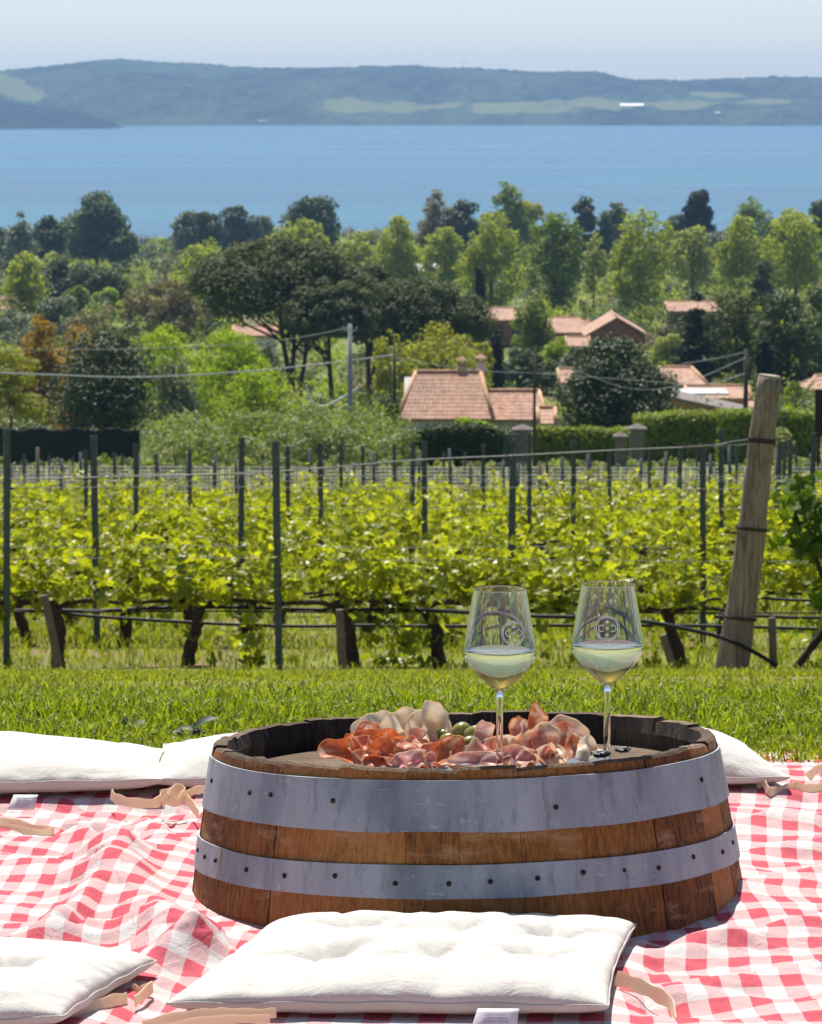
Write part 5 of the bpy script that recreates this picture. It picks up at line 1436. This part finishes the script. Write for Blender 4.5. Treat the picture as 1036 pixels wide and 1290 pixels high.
# ---- gate pillars
M_STONE = plain('weathered_stone', (.19, .16, .145), .95, var=.35, scale=5, bump=.7)
def pillar(px, ytop, d, wpx, label):
    x = WX(px, d); z0 = float(gz(d, x)) - .2; H = W(px, ytop, d).z - z0; w = wpx / FPX * d
    o = empty('gate_pillar', (x, d, z0), label, 'pillar', 'stone gate pillars')
    b = MB(); b.box(-w / 2, w / 2, -w / 2, w / 2, 0, H - .26); b.build('shaft', M_STONE, o)
    c = MB(); q = w * .72
    c.box(-q, q, -q, q, H - .26, H - .18)
    c.add([(-q, -q, H - .179), (q, -q, H - .179), (q, q, H - .179), (-q, q, H - .179), (0, 0, H)], [(0, 1, 4), (1, 2, 4), (2, 3, 4), (3, 0, 4), (3, 2, 1, 0)])
    c.build('cap', M_STONE, o)
pillar(804, 533, 146, 17, 'stone gate pillar with a pyramid cap, taller of the two right of the clipped hedge')
pillar(783, 543, 148, 13, 'shorter capped stone pillar partly hidden by the clipped hedge')
pillar(659, 534, 146, 18, 'stone gate pillar at the right end of the main house hedge')
g = empty('metal_gate', (WX(645, 145), 145, float(gz(145, 0))), 'grey-blue metal gate beside the stone gate pillar', 'gate')
b = MB(); M_GATE = plain('blue_grey_gate_paint', (.08, .10, .13), .5)
for k in range(6): b.box(-.28 + k * .10, -.23 + k * .10, -.02, .02, 0, 1.25)
b.build('bars', M_GATE, g); b = MB(); b.box(-.30, .30, -.03, .03, 1.25, 1.31); b.box(-.30, .30, -.03, .03, .2, .26); b.build('rail', M_GATE, g)

# ---- dark shade net fence on the left
M_NET = plain('dark_green_shade_net', (.016, .026, .022), .9, var=.3, scale=3, bump=.4)
M_POSTM = plain('dark_grey_metal_post', (.085, .105, .115), .6, metal=.3, var=.25, scale=30)
o = empty('net_fence', (WX(60, 142), 142, float(gz(142, -10))), 'dark green shade-net fence along the left beyond the vineyard', 'fence')
x0, x1 = WX(-60, 142) - o.location.x, WX(174, 142) - o.location.x
N = 60; vs = []; zt = W(60, 540, 142).z - o.location.z
for i in range(N + 1):
    x = x0 + (x1 - x0) * i / N
    for j in range(5): vs.append((x, math.sin(i * 1.3 + j) * .04, zt * j / 4 + (math.sin(i * .52) * .05 if j == 4 else 0) - .2 * (j == 0)))
mb = MB(); mb.add(vs, [(i * 5 + j, i * 5 + 5 + j, i * 5 + 6 + j, i * 5 + 1 + j) for i in range(N) for j in range(4)])
n_ = mb.build('net', M_NET, o, True); n_.modifiers.new('t', 'SOLIDIFY').thickness = .01
for k in range(5):
    b = MB(); xx = x0 + (x1 - x0) * k / 4; b.tube([(xx, .08, -.3), (xx, .08, zt + .12)], .035, 8); b.build('fence_post', M_POSTM, o, True)

# ---- utility poles and cables
M_CONC = plain('grey_concrete_pole', (.30, .32, .34), .8, scale=3)
M_WOODP = plain('dark_wooden_pole', (.07, .055, .045), .9, scale=6)
M_CABLE = plain('grey_cable', (.34, .35, .36), .6)
def upole(px, ytop, d, r, mat, label, arms=()):
    x = WX(px, d); z0 = float(gz(d, x)) - .3; H = W(px, ytop, d).z - z0
    o = empty('utility_pole', (x, d, z0), label, 'pole', 'utility poles')
    b = MB(); b.tube([(0, 0, 0), (0, 0, H)], [r * 1.25, r * .8], 10); b.build('shaft', mat, o, True)
    for (h, l) in arms:
        b = MB(); b.tube([(-l, -.05, H - h), (l, -.05, H - h)], .03, 6)
        for s in (-1, 0, 1): b.tube([(s * l * .9, -.05, H - h), (s * l * .9, -.05, H - h + .14)], .035, 6)
        b.build('cross_arm', mat, o, True)
upole(441, 408, 150, .10, M_CONC, 'tall grey utility pole in the middle, left of the tiled house', ((.25, .28),))
upole(497, 438, 162, .085, M_WOODP, 'dark utility pole just left of the main tiled roof')
upole(674, 438, 148, .055, M_WOODP, 'thin dark pole in front of the right end of the tiled house')
upole(941, 440, 190, .12, M_WOODP, 'wooden utility pole left of the leaning vineyard post', ((.5, .4),))
def cable(P, d0, d1, r, label, mat=M_CABLE):
    n = len(P); pts = [W(px, py, d0 + (d1 - d0) * i / (n - 1)) for i, (px, py) in enumerate(P)]
    b = MB(); b.tube(smooth_path(pts, 8), r, 6); return tag(b.build('cable', mat, None, True), label, 'cable', 'overhead cables')
cable([(-60, 467), (60, 472), (180, 475), (310, 468), (400, 459), (497, 447)], 110, 162, .028, 'thick pale overhead cable sagging across the left half')
cable([(441, 412), (400, 421), (340, 430), (250, 436), (130, 440), (-40, 440)], 150, 190, .014, 'thin cable running left from the top of the tall grey pole')
cable([(497, 450), (560, 461), (620, 468), (674, 470), (760, 476), (830, 481), (890, 484), (941, 470)], 162, 190, .018, 'cable sagging across the large glossy tree')
cable([(674, 444), (740, 472), (800, 490), (860, 484), (941, 450)], 148, 190, .013, 'lower thin cable across the large glossy tree')
cable([(860, 458), (900, 452), (941, 443)], 210, 190, .018, 'cable from the spruce down to the wooden utility pole')
cable([(941, 470), (985, 480), (1036, 479), (1090, 472)], 190, 195, .018, 'dark cable running right from the wooden utility pole', M_WOODP)
b = MB(); b.tube(smooth_path([W(386, 485, 190), W(389, 497, 190), W(396, 508, 190), W(406, 512, 190), W(420, 507, 190), W(440, 496, 190), W(452, 488, 190)], 8), .05, 8)
tag(b.build('white_hose', plain('white_plastic', (.72, .72, .70), .5), None, True), 'white curved hose hanging under the umbrella pines', 'hose')
# ================================================================== vineyard
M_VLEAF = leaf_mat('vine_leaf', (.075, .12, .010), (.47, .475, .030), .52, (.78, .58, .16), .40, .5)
M_VWOOD = plain('dark_vine_bark', (.055, .038, .028), .95, scale=30, var=.4, bump=.9)
M_STAKE = plain('grey_wooden_stake', (.16, .13, .105), .95, scale=20, var=.3, bump=.6)
def leaves5(C, N, size, r):
    """palmate vine leaves: five lobes round the stalk, a little cupped"""
    n = len(C)
    a = np.cross(N, r.normal(size=(n, 3))); a /= np.linalg.norm(a, axis=1)[:, None] + 1e-9
    b = np.cross(N, a); s = (size * r.uniform(.55, 1.25, n))[:, None] / 2
    ang = np.array([-155, -118, -75, -48, -20, 0, 20, 48, 75, 118, 155]) * PI / 180
    rad = np.array([.75, 1.0, .62, .95, .66, 1.12, .66, .95, .62, 1.0, .75])
    P = [C + N * s * -.15]
    for q, R_ in zip(ang, rad): P.append(C + (a * math.cos(q) + b * math.sin(q)) * s * R_ + N * s * .18 * (R_ - .5) * r.uniform(-1, 1.6, n)[:, None])
    V = np.stack(P, 1).reshape(-1, 3); I = np.arange(n)[:, None] * 12
    T = np.concatenate([I + np.array([0, k, k + 1]) for k in range(1, 11)])
    return V, T, 10
def vine_leaves(seed, w=.5, zlo=.36, zhi=.83, n=230, hang=.3, size=.104):
    r = np.random.default_rng(seed)
    ns = int(11 + r.integers(0, 4)); X, Y, Z, Sz = [], [], [], []
    for s in range(ns):
        x0 = r.uniform(-w, w); L = r.uniform(.18, zhi - zlo) * (1 if s % 3 else 1.12); lx = r.normal(0, .10); ly = r.normal(0, .11)
        m = int(n * .78 / ns)
        t = r.random(m) ** .85
        X.append(x0 + lx * t + r.normal(0, .045, m)); Y.append(ly * t + r.normal(0, .05, m)); Z.append(zlo + .02 + L * t + r.normal(0, .02, m)); Sz.append(size * (1.15 - .45 * t))
    m = int(n * .22)
    x0 = r.uniform(-w, w); xs = x0 + r.normal(0, .13, m)
    X.append(xs); Y.append(r.normal(0, .08, m)); Z.append(zlo - np.abs(r.normal(0, hang * .55, m)) + .05); Sz.append(np.full(m, size))
    C = np.stack([np.concatenate(X), np.concatenate(Y), np.maximum(np.concatenate(Z), .04)], 1); Sz = np.concatenate(Sz)
    N = r.normal(size=C.shape) * .8; N[:, 2] += .75; N[:, 1] -= .25; N /= np.linalg.norm(N, axis=1)[:, None]
    V, T, k = leaves5(C, N, Sz, r)
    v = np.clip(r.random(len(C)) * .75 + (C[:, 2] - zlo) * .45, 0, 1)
    return V, T, np.tile(v, k)
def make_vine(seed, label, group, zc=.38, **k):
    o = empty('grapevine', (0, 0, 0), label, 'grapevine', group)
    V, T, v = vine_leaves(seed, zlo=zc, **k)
    mesh_np('foliage', V, T, M_VLEAF, o, attr={'v': ('FACE', v)})
    rs = random.Random(seed); b = MB(); lean = rs.uniform(-.14, .14)
    P = [(lean * .9, 0, -.08), (lean * .6, .01, zc * .3), (lean * .4 + .02, -.01, zc * .62), (0, 0, zc * .95), (-.03 if lean > 0 else .03, 0, zc + .02)]
    b.tube(smooth_path(P, 5), [.046 - .0009 * i for i in range(21)], 8, rough=.22)
    for s in (-1, 1):
        Q = [(0, 0, zc * .93), (s * .10, .01, zc + .02), (s * .26, -.01, zc + .015 + rs.uniform(-.01, .02)), (s * .44, 0, zc + rs.uniform(-.01, .03))]
        b.tube(smooth_path(Q, 4), [.020 - .0008 * i for i in range(13)], 6, rough=.25)
    b.build('trunk', M_VWOOD, o, True)
    return o
GRP = 'grapevines in the vineyard rows'
GEN = 'leafy young grapevine in one of the rows behind the front row'
protos = []
NROW = 33; NLEAF = 12; rows = [24.0 + 2.25 * i for i in range(NROW)]
frontx = [-30, 66, 248, 425, 535, 640, 735, 846]
frontlab = ['front-row grapevine cut off by the left edge', 'front-row grapevine with a thick leaning trunk beside a grey stake', 'front-row grapevine whose leaves hang low, second trunk from the left',
            'front-row grapevine with a short dark trunk in the middle of the left half', 'front-row grapevine just left of the left wine glass', 'front-row grapevine seen through the left wine glass',
            'front-row grapevine seen between and through the wine glasses', 'front-row grapevine with a leaning trunk left of the wooden post']
for i in range(6):
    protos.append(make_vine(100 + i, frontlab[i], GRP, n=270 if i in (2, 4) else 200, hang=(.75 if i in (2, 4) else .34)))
count = 0; r = np.random.default_rng(77)
far_list = []
for ri, d in enumerate(rows[:NLEAF]):
    if ri == 0: xs = [WX(p, d) for p in frontx]
    else:
        half = .1075 * d + .6; off = r.uniform(0, .8)
        xs = list(np.arange(-half + off, half, .80 if ri < 9 else .86))
    for k, x in enumerate(xs):
        dd = d + r.normal(0, .04); z = float(gz(dd, x))
        if count < 292:
            if ri == 0 and k < 6:
                o = protos[k]; o.location = (x, dd, z)
            else:
                s = r.uniform(.86, 1.14)
                o = copy_tree(protos[int(r.integers(0, 6))], None, (x, dd, z), (PI if r.random() < .5 else 0) + r.normal(0, .08), (1, 1, s))
                o['label'] = frontlab[k] if ri == 0 else GEN
            count += 1
        else: far_list.append((x, dd, z))
for ri, d in enumerate(rows[:NLEAF]):
    half = .1075 * d + .6
    for x in np.arange(half + .3, .1075 * d + 6.5, .85):
        for s in (-1, 1): far_list.append((s * x, d, float(gz(d, s * x))))
Vs, Ts, vv = [], [], []; nb = 0
for i, (x, dd, z) in enumerate(far_list):
    rr = np.random.default_rng(500 + i); n = 150
    C = np.stack([x + rr.uniform(-.45, .45, n), dd + rr.normal(0, .10, n), z + .36 + rr.random(n) ** .9 * .52], 1)
    N = rr.normal(size=C.shape) * .8; N[:, 2] += .75; N /= np.linalg.norm(N, axis=1)[:, None]
    Vs.append(rhombs(C, N, .12, rr, .9)); vv.append(np.clip(rr.random(n) * .8 + .15, 0, 1))
if Vs:
    o = put_leaves('far_vine_rows', np.concatenate(Vs), np.concatenate(vv), M_VLEAF)
    tag(o, 'grapevine rows going on to either side of the vineyard', 'vineyard', kind='stuff')

# ---- the vine arching at the right edge
o = empty('grapevine', (WX(985, 23.6), 23.6, float(gz(23.6, 2.2))), 'grapevine with an arching trunk and big dark leaves at the right edge', 'grapevine', GRP)
L = o.location; b = MB()
def lp(px, py, Y): return W(px, py, Y) - L
b.tube(smooth_path([lp(978, 868, 23.6), lp(992, 852, 23.6), lp(1008, 836, 23.6), lp(1024, 814, 23.6), lp(1038, 795, 23.6), lp(1056, 770, 23.6), lp(1062, 740, 23.6)], 5), [.026] * 10 + [.024] * 12 + [.022] * 9, 8, rough=.18)
b.tube(smooth_path([lp(1062, 745, 23.6), lp(1046, 735, 23.6), lp(1036, 722, 23.6), lp(1028, 704, 23.6), lp(1019, 687, 23.6)], 5), [.020] * 11 + [.016] * 10, 7, rough=.2)
b.tube(smooth_path([lp(1062, 745, 23.6), lp(1075, 700, 23.6), lp(1060, 660, 23.6)], 5), .014, 7)
b.build('trunk', M_VWOOD, o, True)
rr = np.random.default_rng(4); n = 210
px = np.concatenate([rr.normal(1022, 22, 120), rr.normal(1040, 25, 90)]); py = np.concatenate([rr.uniform(606, 700, 120), rr.uniform(600, 860, 90)])
keep = ~((py > 690) & (px < 1000))
C = np.array([tuple(lp(a, c, 23.6 + rr.normal(0, .10))) for a, c in zip(px[keep], py[keep])])
N = rr.normal(size=C.shape) * .7; N[:, 2] += .5; N[:, 1] -= .5; N /= np.linalg.norm(N, axis=1)[:, None]
V, Tt, k = leaves5(C, N, np.full(len(C), .12), rr)
mesh_np('foliage', V, Tt, leaf_mat('dark_vine_leaf', (.055, .105, .010), (.14, .22, .016), .42, (.30, .30, .04)), o, attr={'v': ('FACE', np.tile(rr.random(len(C)), k))})

# ---- metal trellis posts
PG = 'metal trellis posts in the vineyard'
def d_from_top(px, ytop, h=1.42):
    ds = np.linspace(23.4, 108, 500); y = HOR + FPX * (-(gz(ds, 0) - CAMZ) - h) / ds
    return ds, y
def make_post():
    o = empty('trellis_post', (0, 0, 0), None, 'post', PG)
    b = MB(); H = 1.42; w = .018; t = .004
    # open C profile with notches
    b.box(-w, w, 0, t, -.15, H); b.box(-w, -w + t, t, .034, -.15, H); b.box(w - t, w, t, .034, -.15, H)
    for k in range(9): b.box(-w - .006, -w, .006, .018, .3 + k * .13, .33 + k * .13); b.box(w, w + .006, .006, .018, .3 + k * .13, .33 + k * .13)
    b.build('profile', M_POSTM, o)
    return o
pp = None
special = {(4, 0): 'metal trellis post at the left edge, front row', (349, 0): 'front-row metal trellis post in the left half with its foot in the grass',
           (645, 1): 'thick metal trellis post just above the left wine glass', (889, 1): 'metal trellis post nearest the leaning wooden post, holding the top wire'}
plist = [(4, 0, 540), (349, 0, 556), (645, 1, 572), (889, 1, 560), (118, 1, 549), (169, 3, 560), (302, 2, 551), (404, 4, 558), (536, 3, 556), (724, 3, 556), (106, 6, 566), (238, 7, 566),
         (362, 5, 562), (430, 9, 560), (458, 11, 562), (519, 6, 556), (610, 7, 560), (668, 5, 546), (770, 8, 566), (820, 11, 563), (858, 9, 560), (912, 4, 541), (983, 7, 556), (990, 9, 556), (997, 6, 553), (1028, 3, 546),
         (142, 12, 570), (152, 15, 572), (196, 14, 572), (330, 15, 572), (350, 19, 573), (498, 12, 560), (560, 15, 570), (586, 18, 570), (690, 13, 568), (745, 18, 572), (790, 16, 568), (842, 20, 566), (930, 14, 562), (950, 19, 566), (28, 13, 572), (60, 17, 574), (270, 18, 573), (635, 20, 572),
         (1006, 15, 560), (880, 24, 568), (708, 25, 571), (475, 24, 570), (390, 27, 571), (220, 26, 574), (90, 24, 575), (520, 28, 571), (660, 28, 571), (810, 29, 570), (960, 28, 568)]
for i, (px, ri, yt) in enumerate(plist):
    d = rows[ri] - .12; x = WX(px, d); z = float(gz(d, x)); H = W(px, yt, d).z - z
    if pp is None: pp = make_post(); o = pp
    else: o = copy_tree(pp)
    o.location = (x, d, z); o.scale = (1, 1, H / 1.42); o.rotation_euler = (0, R(random.Random(i).uniform(-1, 1)), R(random.Random(i).uniform(-25, 25)))
    o['label'] = special.get((px, ri), 'metal trellis post standing among the vine rows behind the front ones')

# ---- leaning wooden end post
o = empty('wooden_post', W(918, 868, 23.3), 'thick weathered wooden post leaning right at the end of the vine row', 'post'); L = o.location
m = NT('weathered_post_wood'); co = m.coord('Object', (9, 9, 1.0)); g1 = m.noise(co, 4, 6, .7, .6); g2 = m.noise(m.coord('Object', (30, 30, 1.6)), 3, 4)
c = m.ramp(g1, [(.3, (.12, .09, .066)), (.48, (.29, .225, .17)), (.68, (.44, .36, .28))])
c = m.mix(m.n('ShaderNodeMapRange', {0: g2, 1: .58, 2: .66, 3: 0.0, 4: .6}).outputs[0], c, (.06, .045, .035))
m_post = m.done(m.bsdf(c, .9, m.bump(g1, .9, .01, m.bump(g2, .8, .006)), spec=.15))
b = MB(); P = []; rad = []
for i in range(26):
    t = i / 25; px = 916 + (970 - 916) * t + 5 * math.sin(t * 3.0) * (1 - t) * 1.5; py = 872 + (475 - 872) * t
    P.append(W(px, py, 23.3) - L); rad.append((.100 - .030 * t) * (1 + .03 * math.sin(t * 17) + .02 * math.sin(t * 41)))
n_ = 22; b.tube(P, rad, n_, rough=.02)
vs = b.v
for i in range(26):
    for k in range(n_):
        c0 = P[i]; v = Vector(vs[i * n_ + k]); f = 1 + .06 * mnoise.noise(Vector((math.cos(k / n_ * 6.283) * 2.2, math.sin(k / n_ * 6.283) * 2.2, i * .10)))
        if abs(k - 13) < 1.1: f -= .10 * min(1, i / 6)
        vs[i * n_ + k] = tuple(c0 + (v - c0) * f)
pm = b.build('post_timber', m_post, o, True)
b = MB(); b.tube([P[-1] - (P[-1] - P[-2]) * .1, P[-1] + (P[-1] - P[-2]).normalized() * .012], [rad[-1] * .96, rad[-1] * .93], 22)
b.build('cut_end', plain('pale_cut_wood', (.42, .36, .28), .9, scale=20, var=.3, bump=.6), o)
M_WIRE = plain('galvanised_wire', (.20, .20, .20), .6, metal=.4); M_DWIRE = plain('dark_old_wire', (.05, .042, .036), .7, metal=.3)
def wrap(py, turns, mat, name='wire_wrap'):
    t = (872 - py) / (872 - 475); i = t * 25; i0 = int(i); c0 = P[i0].lerp(P[min(i0 + 1, 25)], i - i0); rr = rad[i0] * 1.05; ax = (P[-1] - P[0]).normalized()
    u = ax.cross(Vector((0, 1, 0))).normalized(); w = ax.cross(u); pts = []
    for k in range(int(turns * 28) + 1):
        a = 2 * PI * k / 28; pts.append(c0 + u * math.cos(a) * rr + w * math.sin(a) * rr + ax * (.010 * k / 28 + .006 * math.sin(a * 1.0)))
    b = MB(); b.tube(pts, .0042, 6); b.build(name, mat, o, True)
wrap(558, 3, M_DWIRE); wrap(668, 2, M_DWIRE); wrap(780, 2, M_DWIRE)
fr = 23.19
for Q in ([(963, 480), (963, 500), (966, 512), (974, 522), (982, 520)], [(984, 478), (985, 500), (983, 515), (981, 524), (986, 530)], [(960, 482), (957, 492), (958, 500)], [(947, 560), (944, 590), (940, 632)]):
    b = MB(); b.tube(smooth_path([W(a, c, fr) - L for a, c in Q], 6), .0036, 5); b.build('loose_wire', M_WIRE, o, True)
b = MB(); b.tube([W(984, 530, 23.25), W(991, 552, 23.3), W(998, 572, 23.4), W(1010, 600, 24)], .0035, 5)
tag(b.build('stay_wire', M_WIRE, None, True), 'thin pale wire running down to the right from the leaning wooden post', 'wire')

# ---- top wire, twisted near the wooden post
tw = [(948, 553), (925, 556), (889, 562), (780, 567), (645, 574), (520, 580), (349, 594), (180, 600), (4, 604), (-60, 605)]
def dist_on(px): return 23.3 if px > 930 else 23.9 + (930 - px) / 930 * .1
pts = smooth_path([W(a, c, dist_on(a)) for a, c in tw], 6)
b = MB(); b.tube(pts, .0042, 6)
b.tube(smooth_path([W(a, c, dist_on(a)) for a, c in [(948, 559), (925, 561), (905, 562), (889, 564)]], 5), .0035, 5)
rs = random.Random(2)
for k in range(9):
    a = 862 + k * 4.4; b.tube([W(a, 563.5, 23.9), W(a + 2, 560 - rs.random() * 3, 23.88), W(a + 4, 566, 23.9)], .0035, 4)
for a, l in ((867, 14), (871, 8), (905, 7)): b.tube([W(a, 563, 23.9), W(a - 1, 563 + l * .6, 23.9), W(a + 1, 563 + l, 23.9)], .003, 4)
tag(b.build('top_wire', M_WIRE, None, True), 'top trellis wire tied to the leaning wooden post and running left', 'wire')
def trellis(y0, y1, d, label, r_=.0022, mat=M_WIRE):
    b = MB(); h = .115 * d
    q = [W(518 + (k / 10 - .5) * 1150, y0 + (y1 - y0) * k / 10 + math.sin(k * 1.7) * .8, d) for k in range(11)]
    b.tube(smooth_path(q, 4), r_, 5); return tag(b.build('trellis_wire', mat, None, True), label, 'wire', 'trellis wires')
trellis(613, 616, 24.1, 'upper trellis wire of the front row')
trellis(702, 708, 24.0, 'lower trellis wire of the front row, at leaf height')
trellis(598, 600, 26.3, 'upper trellis wire of the second row'); trellis(688, 690, 26.3, 'lower trellis wire of the second row')
trellis(607, 604, 30.8, 'trellis wire of a row farther back, above the leaves')
trellis(640, 640, 30.8, 'trellis wire of a row farther back, among the leaves')

# ---- drip hoses
M_HOSE = plain('black_drip_hose', (.014, .015, .018), .6, spec=.3, var=.2, scale=12)
def hose(Q, d, r_, label):
    b = MB(); b.tube(smooth_path([W(a, c, d(a) if callable(d) else d) for a, c in Q], 8), r_, 8)
    return tag(b.build('drip_hose', M_HOSE, None, True), label, 'hose', 'black irrigation hoses')
hose([(-30, 770), (60, 769), (120, 770), (200, 766), (300, 765), (400, 768), (516, 768), (600, 772), (671, 776), (740, 778), (812, 783), (867, 793), (917, 806), (967, 831), (985, 848), (996, 868)], lambda a: 24.12 - .97 * max(0, min(1, (a - 480) / 150)), .0125, 'main black irrigation hose of the front row, drooping to the ground right of the post')
hose([(60, 768), (100, 775), (203, 782), (301, 787), (380, 789), (466, 788), (560, 789), (700, 788), (842, 788), (950, 790), (1070, 794)], lambda a: 24.2, .0105, 'second black hose just below the main one')
hose([(880, 756), (946, 753), (1000, 756), (1070, 757)], 25.8, .010, 'thin black hose highest behind the leaning post')
hose([(900, 777), (957, 776), (1000, 778), (1070, 778)], 24.4, .011, 'black hose between the highest one and the lowest one at the right')
trellis(770, 772, 24.0, 'dark lowest wire of the front row along the vine arms', .006, M_DWIRE)

# ---- short stakes
def stake(px, y0, y1, d, r_, lean, label):
    o0 = W(px, y1, d); b = MB(); H = (W(px, y0, d) - o0).z
    b.tube([(0, 0, -.05), (lean * .5, 0, H * .5), (lean, 0, H)], [r_, r_ * 1.02, r_ * .94], 7, rough=.04)
    o = b.build('wooden_stake', M_STAKE, None, False); o.location = o0; return tag(o, label, 'stake', 'wooden stakes in the vine row')
stake(976, 778, 866, 23.2, .024, -.02, 'short grey stake right of the leaning wooden post')
stake(78, 750, 852, 23.4, .026, -.10, 'grey leaning stake beside the thick vine trunk on the left')
stake(432, 768, 850, 23.5, .026, -.02, 'grey stake beside the short dark trunk in the left half')
stake(738, 800, 862, 23.5, .028, -.03, 'grey stake left of the right wine glass stem')
stake(856, 800, 866, 23.5, .024, -.10, 'grey leaning stake left of the leaning wooden post')

# ---- wire netting at the far end of the vineyard
d = 56.0; o = empty('netting_fence', (0, d, float(gz(d, 0))), 'grey wire netting fence along the far end of the vineyard', 'fence')
b = MB(); hw = 7.6; sp = .055
zf = lambda x: float(gz(d, x)) - o.location.z
rs0 = random.Random(6); xs = [x + rs0.uniform(-.02, .02) for x in np.arange(-hw, hw, sp)]
vs = []; fs = []
for x in xs:
    z = zf(x); k = len(vs); w = .006 + .003 * rs0.random()
    vs += [(x - w, 0, z), (x + w, 0, z), (x + w, 0, z + .86), (x - w, 0, z + .86), (x, w * 1.4, z), (x, w * 1.4, z + .86)]; fs += [(k, k + 1, k + 2, k + 3), (k + 1, k + 4, k + 5, k + 2), (k + 4, k, k + 3, k + 5)]
b.add(vs, fs)
for h in np.arange(.40, .87, .05): b.tube([(x, .004, zf(x) + h) for x in np.arange(-hw, hw + .1, 1.0)], .008, 3)
b.build('netting', plain('weathered_grey_netting', (.42, .40, .40), .8), o)
rs = random.Random(8)
for k in range(44):
    x = -hw + .3 + k * (2 * hw - .6) / 43 + rs.uniform(-.1, .1); b = MB(); hh = rs.uniform(.9, 1.15)
    b.tube([(x, 0, zf(x) - .1), (x + rs.uniform(-.05, .05), 0, zf(x) + hh)], .026, 6); b.build('fence_post', M_POSTM if k % 3 else M_STAKE, o, True)
# ---- black board at the right edge
b = MB(); p = W(1032, 540, 60); b.box(-.06, .25, 0, .04, -.12, .60)
b.box(-.02, .02, .045, .08, -.9, .5)
oo = b.build('black_box', plain('black_plastic', (.012, .012, .014), .5)); oo.location = p; tag(oo, 'black upright box on a post at the right edge, beyond the wooden post', 'box')
